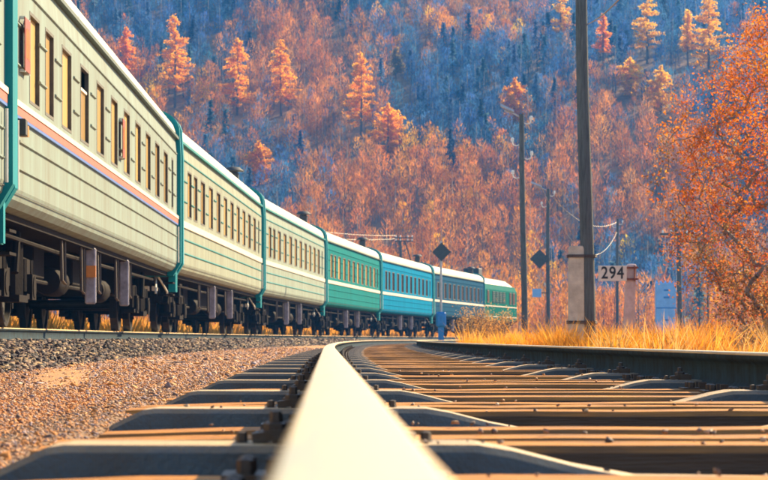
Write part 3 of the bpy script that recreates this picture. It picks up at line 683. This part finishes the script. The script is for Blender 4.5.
# ------------------------------------------------------------------ golden larches standing out of the wood
def larch(x, top, bot, label, kind, seed, hue):
    rr = np.random.default_rng(seed)
    X, Y = larch_place(x, bot)
    z0 = float(hill_z(X, Y)); H = (bot - top) / FPX * Y
    root = thing('larch_tree', (X, Y, z0 - .3), label, 'tree', 'golden larches on the hillside')
    MB().tube([(0, 0, 0), (rr.normal(0, .1), 0, H * .5), (0, 0, H)], [.012 * H + .05, .008 * H + .04, .03], 7).build('trunk', M['bark'], root)
    P = []; D = []; Lm = []
    nb = int(26 if kind != 'thin' else 20); base = {'cone': .14, 'tall': .20, 'round': .10, 'thin': .35, 'sparse': .22}[kind]
    wmax = {'cone': .32, 'tall': .26, 'round': .38, 'thin': .18, 'sparse': .31}[kind] * H
    bm = MB()
    for i in range(nb * 3):
        t = base + (1 - base) * (i / (nb * 3)) ** .9; 
        gap = rr.uniform(.5, 1.12) if kind != 'round' else rr.uniform(.8, 1.05)
        if kind == 'sparse' and rr.uniform() < .35: continue
        q = (t - base) / (1 - base)
        ln = wmax * (min(1, q / .12 + .55) * (1 - q) ** .62 + .04) * gap
        if kind == 'round': ln = wmax * (math.sin(math.pi * min(1, q * .92 + .14)) ** .7) * gap
        an = rr.uniform(0, 2 * math.pi); d = np.array([math.cos(an), math.sin(an), rr.uniform(-.18, .30)])
        p0 = np.array([0, 0, t * H]); p1 = p0 + d * ln; bm.tube([p0, p1], [.03, .01], 3, False)
        m = max(9, int(ln * 40)); w = rr.uniform(.12, 1.05, m)
        P.append(p0 + d * ln * w[:, None] + rr.normal(0, .13, (m, 3)) - np.array([0, 0, .12]) * w[:, None]); D.append(rr.normal(0, .6, (m, 3)) + d * .4 + np.array([0, 0, -.2])); 
    bo = bm.build('branches', M['bark'], root); bo['kind'] = 'stuff'
    P = np.concatenate(P); D = np.concatenate(D); m = len(P)
    col = np.array(hue) * rr.uniform(.75, 1.25, (m, 1)) * np.stack([np.ones(m), rr.uniform(.8, 1.15, m), rr.uniform(.6, 1.4, m)], -1)
    foliage('crown', P, D, rr.uniform(.22, .46, m), rr.uniform(.10, .22, m), np.clip(col, 0, .97), M['larch'], root)
for args in LARCHES: larch(*args)

# ------------------------------------------------------------------ grass
def grass(name, label, P, H, nb, hues, spread=.16, wid=.012):
    n = len(P); N = n * nb; ti = np.repeat(np.arange(n), nb)
    an = rng.uniform(0, 2 * np.pi, N); r0 = rng.uniform(0, 1, N) ** .5 * spread * (H[ti] / .5)
    b = P[ti] + np.stack([r0 * np.cos(an), r0 * np.sin(an), np.full(N, -.02)], -1)
    h = H[ti] * rng.uniform(.45, 1.1, N); bend = rng.normal(0, .22, (N, 2)) + .25 * np.stack([np.cos(an), np.sin(an)], -1)
    tip = b + np.stack([bend[:, 0] * h, bend[:, 1] * h, h], -1); mid = b * .5 + tip * .5 + np.stack([-bend[:, 0] * h * .12, -bend[:, 1] * h * .12, h * .06], -1)
    sd_ = rand_dirs(N); sd_[:, 2] = 0; w = wid * rng.uniform(.6, 1.5, N)[:, None] * sd_ / (np.linalg.norm(sd_, axis=1, keepdims=True) + 1e-6)
    V = np.stack([b - w * .6, b + w * .6, mid + w, tip, mid - w], 1).reshape(-1, 3)
    i5 = (np.arange(N) * 5)[:, None]; F = np.concatenate([i5 + np.array([[0, 1, 2, 4]]), i5 + np.array([[4, 2, 3, 3]])], 0)
    F3 = np.concatenate([i5 + np.array([[0, 1, 2]]), i5 + np.array([[0, 2, 4]]), i5 + np.array([[4, 2, 3]])], 0)
    hues = np.array(hues); c = hues[rng.integers(0, len(hues), n)][ti] * rng.uniform(.65, 1.3, (N, 1))
    return tag(inst(name, np_mesh(name, V, F3, M['grass'], np.clip(np.repeat(c, 5, 0), 0, .9))), label, 'grass', kind='stuff')
GOLD = [(.88, .36, .025), (.82, .32, .025), (.84, .42, .06), (.66, .25, .03), (.60, .36, .12)]
def right_pts(n, y0, y1, u0, u1):
    Y = along(n, y0, y1); u = rng.uniform(u0, u1, n); X = near_x(Y) + u; return np.stack([X, Y, np.maximum(ground_z(X, Y), prof_z(P1, u) - .02)], -1)
P = right_pts(1500, 26, 75, 2.0, 9.0); lump = np.sin(P[:, 0] * 2.1 + P[:, 1] * .35) + np.sin(P[:, 0] * .9 - P[:, 1] * .8) + .5 * np.sin(P[:, 0] * 5.3 + P[:, 1] * 1.9)
sel = lump > -.35; P, lump = P[sel], lump[sel]
grass('dry_grass', 'golden dry grass growing right of the near track', P, rng.uniform(.18, .46, len(P)) * (.95 + .50 * lump).clip(.15), 90, GOLD, .15, .0055)
P = right_pts(1500, 60, 200, 2.4, 34)
grass('meadow_grass', 'dull straw meadow beyond the golden grass', P, rng.uniform(.3, .65, len(P)), 22, [(.70, .30, .04), (.58, .25, .04), (.66, .36, .10)], .4, .03)
n = 4200; Y = along(n, 16, 240); u = -rng.uniform(2.3, 26, n); X = train_x(Y) + u
grass('field_grass', 'golden grass field behind the train', np.stack([X, Y, ground_z(X, Y)], -1), rng.uniform(.6, 1.3, n), 26, [(.85, .36, .04), (.80, .40, .08), (.70, .30, .05)], .45, .03)

# ------------------------------------------------------------------ shrubs and the red tree
def branchy(name, base, H, stems, label, cat, hues, n_leaf, leaf, seed, spread=.5, depth=4, group=None, bark='bark', rad=.04, clump=.10, weights=None, first=.36, low=None):
    rr = random.Random(seed); root = thing(name, base, label, cat, group); bm = MB(); tips = []; tm = MB()
    def grow(p, d, ln, r, k, dst):
        q = p + d * ln * .5 + Vector((rr.gauss(0, .05), rr.gauss(0, .05), rr.gauss(0, .03))) * ln; e = q + (d + Vector((rr.gauss(0, .15), rr.gauss(0, .15), .05))).normalized() * ln * .5
        dst.tube([p, q, e], [r, r * .82, r * .66], 6 if k < 2 else 4, False)
        if k >= (1 if low else 2): tips.append((q, k)); tips.append((e, k))
        if k < depth:
            for _ in range(rr.choice((2, 3, 3)) if k else 4):
                a = Vector((rr.gauss(0, 1), rr.gauss(0, 1), rr.gauss(0, .6))).normalized()
                nd_ = (d * .75 + a * .62 + Vector((0, 0, .12))).normalized(); st = q.lerp(e, rr.random())
                grow(st, nd_, ln * rr.uniform(.55, .82), r * .55, k + 1, bm)
    for s in range(stems):
        a = 2 * math.pi * s / stems + rr.uniform(-.4, .4); d = Vector((math.cos(a) * spread * rr.uniform(.3, 1), math.sin(a) * spread * rr.uniform(.3, 1), 1)).normalized()
        grow(Vector((math.cos(a) * .06 * stems ** .5, math.sin(a) * .06 * stems ** .5, -.05)), d, H * first * rr.uniform(.75, 1.15), rad, 0, tm)
    tm.build('trunk' if 'tree' in name else 'stems', M[bark], root, smooth=True); bo = bm.build('branches', M[bark], root, smooth=True); bo['kind'] = 'stuff'
    T = np.array([tuple(t) for t, k in tips]); 
    pick = rng.integers(0, len(T), n_leaf)
    if low is not None:
        order = np.argsort(T[:, 2]); zq = np.interp(rng.uniform(0, 1, n_leaf), np.linspace(0, 1, len(low)), low); pick = order[np.clip(np.searchsorted(T[order, 2], zq) + rng.integers(-25, 25, n_leaf), 0, len(T) - 1)]
    P = T[pick] + rng.normal(0, clump, (n_leaf, 3))
    hues = np.array(hues); hk = rng.integers(0, len(hues), len(T)) if weights is None else rng.choice(len(hues), len(T), p=weights)
    c = hues[hk[pick]] * rng.uniform(.6, 1.35, (n_leaf, 1))
    foliage('crown', P, rand_dirs(n_leaf), rng.uniform(.7, 1.3, n_leaf) * leaf, rng.uniform(.5, .8, n_leaf) * leaf, np.clip(c, 0, .9), M['leaf'], root)
    return root
def on_ground(x, Y): X = (x - 384) / FPX * Y; return (X, Y, float(ground_z(X, Y)))
def envelope_tree(name, base, label, prof, npts, per, leaf, hues, seed, bark, stems=5):
    """limbs grown towards points spread through an uneven crown; limb thickness from what each carries"""
    rr = np.random.default_rng(seed); root = thing(name, base, label, 'tree')
    zs = [p[0] for p in prof]; pts = []
    ph = rr.uniform(0, 6.28, 6)
    while len(pts) < npts:
        z = rr.uniform(zs[0], zs[-1]); R_ = np.interp(z, zs, [p[1] for p in prof]); a = rr.uniform(0, 6.283)
        R_ *= 1 + .20 * math.sin(3 * a + z * 1.7 + ph[0]) + .14 * math.sin(5 * a - z * 2.6 + ph[1]) + .10 * math.sin(z * 6 + ph[2])
        if rr.uniform() > R_ / 2.3: continue
        q = R_ * rr.uniform(.05, 1) ** .45; pts.append((q * math.cos(a), q * math.sin(a), z))
    pts = np.array(pts); order = np.argsort(np.linalg.norm(pts * [1.1, 1.1, 1], axis=1)); pts = pts[order]
    nodes = [np.array([0, 0, -.1])]; par = [-1]; vec = lambda q_: Vector([float(x_) for x_ in q_])
    for s_ in range(stems):
        a = 6.283 * s_ / stems + rr.uniform(-.5, .5); L = rr.uniform(.25, .6); prev = 0
        for t in range(1, 5):
            nodes.append(np.array([math.cos(a) * (.05 + L * t / 4), math.sin(a) * (.05 + L * t / 4), .32 * t])); par.append(prev); prev = len(nodes) - 1
    for p in pts:
        N = np.array(nodes[1:]); d = np.linalg.norm(N - p, axis=1) + .35 * np.maximum(0, N[:, 2] - p[2]); j = int(d.argmin()) + 1
        q = nodes[j]; m = (q + p) / 2 + rr.normal(0, .03, 3) * np.linalg.norm(p - q) + np.array([0, 0, .04])
        nodes.append(m); par.append(j); nodes.append(p); par.append(len(nodes) - 2)
    w = np.zeros(len(nodes))
    for k in range(len(nodes) - 1, 0, -1):
        w[k] += 1; w[par[k]] += w[k]
    rad = np.minimum(.0018 * np.sqrt(np.maximum(w, 1)) + .002, .04)
    tb, bb = MB(), MB()
    for k in range(1, len(nodes)):
        (tb if k <= stems * 4 else bb).tube([vec(nodes[par[k]]), vec(nodes[k])], [float(v_) for v_ in (min(rad[par[k]], rad[k] * 1.3), rad[k])], 6 if rad[k] > .02 else 4, False)
    tb.build('trunk', M[bark], root, smooth=True)
    bo = bb.build('branches', M[bark], root, smooth=True); bo['kind'] = 'stuff'
    n = npts * per; pick = np.repeat(np.arange(npts), per); P = pts[pick] + rr.normal(0, 1, (n, 3)) * rr.uniform(.06, .20, npts)[pick][:, None]
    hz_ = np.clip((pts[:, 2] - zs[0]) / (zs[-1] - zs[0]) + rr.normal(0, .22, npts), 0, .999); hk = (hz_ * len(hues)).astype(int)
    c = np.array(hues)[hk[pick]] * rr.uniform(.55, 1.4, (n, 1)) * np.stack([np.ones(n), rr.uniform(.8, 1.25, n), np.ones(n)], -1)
    bare = rr.uniform(0, 1, npts)[pick] < .20
    P, c = P[~bare], c[~bare]; n = len(P)
    foliage('crown', P, rand_dirs(n), rng.uniform(.7, 1.3, n) * leaf, rng.uniform(.5, .85, n) * leaf, np.clip(c, 0, .9), M['leaf'], root)
envelope_tree('autumn_tree', on_ground(779, 42), 'red and orange leaved small tree filling the right edge',
              [(.45, .8), (.9, 1.2), (1.5, 1.65), (2.1, 1.95), (3.0, 2.0), (3.8, 1.8), (4.6, 1.45), (5.2, 1.0), (5.9, .4)], 1000, 44, .050,
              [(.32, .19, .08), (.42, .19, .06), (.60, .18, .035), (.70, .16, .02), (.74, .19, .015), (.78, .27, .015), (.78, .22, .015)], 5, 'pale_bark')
SH = [(.46, .22, .09), (.34, .18, .09), (.55, .34, .16), (.30, .20, .12)]
branchy('dry_shrub', on_ground(481, 92), 2.4, 9, 'pale dry shrub in front of the locomotive, right of the blue signal box', 'shrub', [(.62, .36, .10), (.56, .28, .08), (.62, .42, .20)], 2600, .055, 31, .7, 3, 'dry shrubs beyond the near track', rad=.02)
branchy('dry_shrub', on_ground(492, 84), 1.7, 7, 'short orange shrub between the pale dry shrub and the lamp pole', 'shrub', [(.60, .30, .08), (.5, .24, .08)], 1100, .06, 32, .7, 3, 'dry shrubs beyond the near track', rad=.018)
for k, (x, Y, h, lb) in enumerate([(705, 40, .75, 'brown twiggy shrub below the middle of the red tree'), (738, 37, .85, 'low tan shrub by the rail near the right edge'), (764, 34, .70, 'straw coloured shrub at the extreme right edge'), (690, 52, .9, 'brown bush right of the blue cabinet')]):
    branchy('dry_shrub', on_ground(x, Y), h, 8, lb, 'shrub', SH, 1100, .045, 40 + k, .8, 3, 'dry shrubs beyond the near track', rad=.014, clump=.06)

# ------------------------------------------------------------------ poles, signs, cabinet
M['pole'] = mat_basic('dark_pole_timber', (0.095, 0.11, 0.11), 0.85, 0, 0.4, 5, 0.5, 30, dirt=(0.03, 0.035, 0.04), stretch=(6, 6, .5))
M['post_concrete'] = mat_basic('post_concrete', (0.58, 0.53, 0.44), 0.85, 0, 0.18, 4, 0.3, 40, dirt=(0.25, 0.19, 0.14), dirt_amt=.4)
M['ceramic'] = mat_basic('white_ceramic', (0.82, 0.80, 0.74), 0.3, 0, 0.05)
M['wire'] = mat_basic('dull_wire', (0.30, 0.27, 0.22), 0.5, 0.3, 0.1)
M['grey_metal'] = mat_basic('grey_lamp_metal', (0.45, 0.47, 0.50), 0.45, 0.3, 0.15)
M['sign_white'] = mat_basic('sign_white', (0.86, 0.82, 0.74), 0.5, 0, 0.08, 6, dirt=(0.6, 0.5, 0.38), dirt_amt=.3)
M['black'] = mat_basic('black_paint', (0.015, 0.015, 0.016), 0.5)
M['sign_dark'] = mat_basic('dark_sign_back', (0.035, 0.055, 0.065), 0.5, 0, 0.3, 6)
M['pink_post'] = mat_basic('faded_pink_post', (0.66, 0.52, 0.50), 0.8, 0, 0.2, 5, dirt=(0.4, 0.26, 0.22))
M['blue'] = mat_basic('bright_blue_paint', (0.01, 0.22, 0.62), 0.4, 0, 0.2, 5)
M['sky_blue'] = mat_basic('sky_blue_sheet_metal', (0.22, 0.52, 0.92), 0.45, 0, 0.1, 3, dirt=(0.12, 0.3, 0.6), dirt_amt=.4)
M['rust'] = mat_basic('rusty_bracket', (0.25, 0.08, 0.04), 0.8)

def timber_pole(x0, x1, ytop, Y, r, label, z1=None):
    base = on_ground(x0, Y); Z1 = (ZC + (339 - ytop) / FPX * Y - base[2]) if z1 is None else z1
    vis = (339 - max(ytop, 0)) / FPX * Y; lean = (x1 - x0) / FPX * Y / vis
    root = thing('utility_pole', base, label, 'pole')
    mb = MB(); pts = []; rs = []
    for k in range(9):
        t = k / 8; pts.append((lean * Z1 * t + .012 * math.sin(t * 7), .01 * math.sin(t * 5), Z1 * t - .05)); rs.append(r * (1.08 - .28 * t))
    mb.tube(pts, rs, 12).build('shaft', M['pole'], root, smooth=True)
    return root, Z1, lean
# the tall pole by the kilometre post, strapped to a concrete stub
root, Z1, lean = timber_pole(589, 582, 0, 45, .125, 'tall dark timber pole strapped to a concrete stub beside the 294 post', 7.8)
zt = ZC + (339 - 246) / FPX * 45 - root.location.z
st = MB(); V = []
for z, w in ((-.2, .15), (zt - .05, .135), (zt, .11)): V += [(-.23 - w, -.10, z), (-.23 + w, -.10, z), (-.23 + w, .12, z), (-.23 - w, .12, z)]
st.add(V, [(a * 4 + j, a * 4 + (j + 1) % 4, a * 4 + 4 + (j + 1) % 4, a * 4 + 4 + j) for a in range(2) for j in range(4)] + [(3, 2, 1, 0), (8, 9, 10, 11)])
st.build('concrete_stub', M['post_concrete'], root, bevel=.012)
for yy in (257, 323):
    z = ZC + (339 - yy) / FPX * 45 - root.location.z; 
    for dz in (0, .03): MB().tube([(-.39, -.12, z + dz), (.10, -.15, z + dz), (.14, .0, z + dz), (.10, .15, z + dz), (-.39, .14, z + dz), (-.39, -.12, z + dz)], .012, 6).build('wire_binding', M['fastener'], root)
def hook_insulator(root, side, z, lean, r=.1):
    x = lean * z + side * r
    h = MB().tube([(x, 0, z - .12), (x + side * .10, -.01, z - .16), (x + side * .22, -.02, z - .12), (x + side * .25, -.02, z)], .022, 6).build('hook', M['ceramic'], root)
    MB().lathe([(0, .0), (.055, .0), (.045, .05), (.06, .08), (.04, .14), (0, .15)], 'Z', 10, (x + side * .25, -.02, z)).build('insulator', M['ceramic'], h)
def street_arm(root, z, lean, L=.9):
    x = lean * z; a = MB().tube([(x, 0, z - .15), (x - L * .55, -.05, z + .02), (x - L, -.08, z + .10)], .03, 6).build('lamp_arm', M['grey_metal'], root)
    V = [(x - L * .45, -.16, z + .04), (x - L * .45, .0, z + .04), (x - L * 1.25, .04, z + .26), (x - L * 1.25, -.20, z + .26), (x - L * .45, -.13, z + .12), (x - L * .45, -.03, z + .12), (x - L * 1.25, .0, z + .36), (x - L * 1.25, -.16, z + .36)]
    MB().add(V, [(0, 1, 2, 3), (4, 7, 6, 5), (0, 4, 5, 1), (1, 5, 6, 2), (2, 6, 7, 3), (3, 7, 4, 0)]).build('lamp_head', M['grey_metal'], a)
root, Z, ln = timber_pole(525, 521.5, 113, 92, .115, 'lamp pole with white hook insulators behind the locomotive end')
for sd_, dz in ((1, .25), (-1, 1.05), (1, 1.55), (-1, 2.25)): hook_insulator(root, sd_, Z - dz, ln)
street_arm(root, Z - .02, ln, .62); P92 = root
root, Z, ln = timber_pole(548, 548, 188, 137, .115, 'smaller lamp pole carrying a dark diamond board')
for sd_, dz in ((1, .3), (-1, .9)): hook_insulator(root, sd_, Z - dz, ln)
street_arm(root, Z + .0, ln, .75); P137 = root
zz = ZC + (339 - 259) / FPX * 137 - root.location.z
dm = MB().box((-.47, -.14, zz), (.76, .03, .76), ry=math.radians(45)).build('diamond_board', M['sign_dark'], root); MB().box((-.18, -.08, zz), (.5, .06, .06)).build('bracket', M['fastener'], dm)
zz = ZC + (339 - 293) / FPX * 137 - root.location.z
nb_ = MB().box((-.62, -.14, zz), (.5, .03, .46)).build('number_plate', M['sky_blue'], root); MB().box((-.22, -.08, zz), (.5, .05, .05)).build('bracket', M['fastener'], nb_)
root, Z, ln = timber_pole(617, 617.5, 218, 173, .115, 'distant thin pole between the 294 plate and the blue cabinet')
for sd_, dz in ((1, .3), (-1, .5)): hook_insulator(root, sd_, Z - dz, ln)
P173 = root
root, Z, ln = timber_pole(680, 679, 232, 135, .14, 'dark pole with long crossarm beside the blue cabinet')
ca = MB().box((-.1, -.16, Z - .12), (2.0, .10, .12)).build('crossarm', M['pole'], root)
for xx in (-.95, -.5, .35, .75): MB().lathe([(0, 0), (.05, 0), (.04, .05), (.055, .08), (.03, .14), (0, .15)], 'Z', 8, (xx, -.16, Z - .06)).build('insulator', M['ceramic'], ca)
root, Z, ln = timber_pole(404, 400, 236, 202, .13, 'far pole with double crossarm standing behind the train roofs')
for dz in (.15, .42):
    ca = MB().box((0, -.16, Z - dz), (1.5, .10, .10)).build('crossarm', M['pole'], root)
    for xx in (-.65, -.3, .3, .65): MB().lathe([(0, 0), (.06, 0), (.05, .06), (.065, .1), (.0, .16)], 'Z', 8, (xx, -.16, Z - dz + .05)).build('insulator', M['ceramic'], ca)
MB().tube([(.05, -.1, Z - .4), (.75, -.1, Z - 2.6)], .06, 6).build('brace', M['pole'], root)
P202 = root; Z202 = Z
root, Z, ln = timber_pole(708, 708, 268, 160, .07, 'thin faint pole behind the lower left of the red tree')

def wire(p, q, sag, label, r=.012):
    p, q = Vector(p), Vector(q); pts = [p.lerp(q, t / 20) - Vector((0, 0, 4 * sag * (t / 20) * (1 - t / 20))) for t in range(21)]
    tag(MB().tube(pts, r, 5).build('overhead_wire', M['wire'], smooth=True), label, 'wire', 'overhead wires')
wire(px(588, 24, 45), px(655, -45, 25), .1, 'pale wire running off the tall timber pole to the top edge', .01)
wire(px(617, 222, 173), px(550, 194, 137), .9, 'upper wire between the two thin distant poles', .010)
wire(px(617, 232, 173), px(526, 150, 92), 2.6, 'lower sagging wire from the distant thin pole to the lamp pole', .008)
wire((P202.location.x - .65, 202, P202.location.z + Z202 + .05), px(210, 208, 150), .5, 'upper wire above the train roofs left of the far pole', .013)
wire((P202.location.x - .65, 202, P202.location.z + Z202 - .22), px(210, 219, 150), .5, 'lower wire above the train roofs left of the far pole', .013)

# kilometre post 294
b = on_ground(628, 44); root = thing('kilometre_post', b, 'leaning pinkish kilometre post with white plate reading 294', 'kilometre post')
zt = ZC + (339 - 264) / FPX * 44 - b[2]
V = []
for z, w, dx in ((-.2, .10, -.03), (zt - .03, .085, .06), (zt, .06, .06)): V += [(dx - w, -w, z), (dx + w, -w, z), (dx + w, w, z), (dx - w, w, z)]
MB().add(V, [(a * 4 + j, a * 4 + (j + 1) % 4, a * 4 + 4 + (j + 1) % 4, a * 4 + 4 + j) for a in range(2) for j in range(4)] + [(3, 2, 1, 0), (8, 9, 10, 11)]).build('post', M['pink_post'], root, bevel=.01)
zc_ = ZC + (339 - 273.5) / FPX * 44 - b[2]
pl = MB().box((-.285, -.13, zc_), (.50, .02, .27)).build('number_plate', M['sign_white'], root, bevel=.004)
td = bpy.data.curves.new('numerals', 'FONT'); td.body = '294'; td.size = .27; td.align_x = 'CENTER'; td.align_y = 'CENTER'; td.extrude = .002; td.space_character = 1.12; td.bevel_depth = .0045; td.bevel_resolution = 0
tx = bpy.data.objects.new('numerals', td); C.objects.link(tx); tx.location = (-.285, -.143, zc_); tx.rotation_euler = (math.radians(90), 0, 0)
bpy.context.view_layer.update()
tme = bpy.data.meshes.new_from_object(tx.evaluated_get(bpy.context.evaluated_depsgraph_get())); bpy.data.objects.remove(tx); tme.materials.clear(); tme.materials.append(M['black'])
inst('numerals', tme, pl, (-.285, -.143, zc_), (math.radians(90), 0, 0), (.92, 1.1, 1))
for z in (zc_ - .10, zc_ + .10): MB().box((.02, -.105, z), (.30, .03, .03)).build('bracket', M['rust'], root)
bp = MB().box((.13, .05, zc_), (.02, .42, .27), rz=-.15).build('number_plate', M['rust'], root)

# diamond board on a post with a blue box at its foot
Yd = 108; b = on_ground(441, Yd); root = thing('diamond_signal', b, 'dark diamond board on a thin post with blue box in front of the train', 'signal')
zt = ZC + (339 - 241) / FPX * Yd - b[2]; zd = ZC + (339 - 252) / FPX * Yd - b[2]
MB().tube([(0, 0, -.1), (0, 0, zt)], .05, 10).build('post', M['grey_metal'], root, smooth=True)
MB().box((.02, -.08, zd), (.58, .03, .58), ry=math.radians(45)).build('diamond_board', M['sign_dark'], root)
z0 = ZC + (339 - 327) / FPX * Yd - b[2]; z1 = ZC + (339 - 312) / FPX * Yd - b[2]
bx_ = MB().box((0, -.05, (z0 + z1) / 2), (.44, .36, z1 - z0)).build('signal_box', M['blue'], root, bevel=.06)
MB().box((0, -.245, (z0 + z1) / 2), (.30, .02, (z1 - z0) * .6)).build('box_door', M['blue'], bx_)
V = []
for z, w in ((-.1, .11), (z0 + .02, .13)): V += [(-w, -w, z), (w, -w, z), (w, w, z), (-w, w, z)]
MB().add(V, [(0, 1, 5, 4), (1, 2, 6, 5), (2, 3, 7, 6), (3, 0, 4, 7), (3, 2, 1, 0), (4, 5, 6, 7)]).build('pedestal', M['blue'], root)

# blue metal cabinet
Yb = 130; b = on_ground(666, Yb); root = thing('metal_cabinet', b, 'tall light blue metal cabinet with spiked top among dry grass', 'cabinet')
s = Yb / FPX; zt = ZC + (339 - 283) * s - b[2]; zm = ZC + (339 - 308) * s - b[2]
MB().box((0, .3, (zm + zt) / 2 + .01), (20 * s, .6, zt - zm - .02)).build('upper_body', M['sky_blue'], root, bevel=.015)
MB().box((-.02, .3, zm / 2 - .05), (19 * s, .62, zm + .1)).build('lower_body', M['sky_blue'], root, bevel=.015)
for k in range(5): MB().add([(-.46 + .23 * k - .07, .28, zt), (-.46 + .23 * k + .07, .28, zt), (-.46 + .23 * k, .30, zt + .16), (-.46 + .23 * k - .07, .34, zt), (-.46 + .23 * k + .07, .34, zt)], [(0, 1, 2), (4, 3, 2), (0, 2, 3), (1, 4, 2), (0, 3, 4, 1)]).build('spike', M['sky_blue'], root)
for z in ((zm + zt) / 2 + .28, (zm + zt) / 2 - .1, zm * .68, zm * .45): MB().box((.03, -.012, z), (.30, .012, .09)).build('marking', M['blue'], root)
MB().box((0, -.008, zm), (20.5 * s, .02, .05)).build('seam_band', M['blue'], root)

# ------------------------------------------------------------------ haze
hz = MB().box((0, 340, 61.5), (880, 860, 127)).mesh('haze', M['wire']); hz.materials.clear()
hm = bpy.data.materials.new('autumn_haze'); hm.use_nodes = True; t = hm.node_tree; t.nodes.clear()
pv = nd(t, 'ShaderNodeVolumePrincipled'); pv.inputs['Color'].default_value = (.06, .34, 1.0, 1); pv.inputs['Density'].default_value = .00040; pv.inputs['Anisotropy'].default_value = .2
mo = nd(t, 'ShaderNodeOutputMaterial'); t.links.new(pv.outputs[0], mo.inputs['Volume'])
hz.materials.append(hm); tag(inst('haze', hz), None, None, kind='stuff')
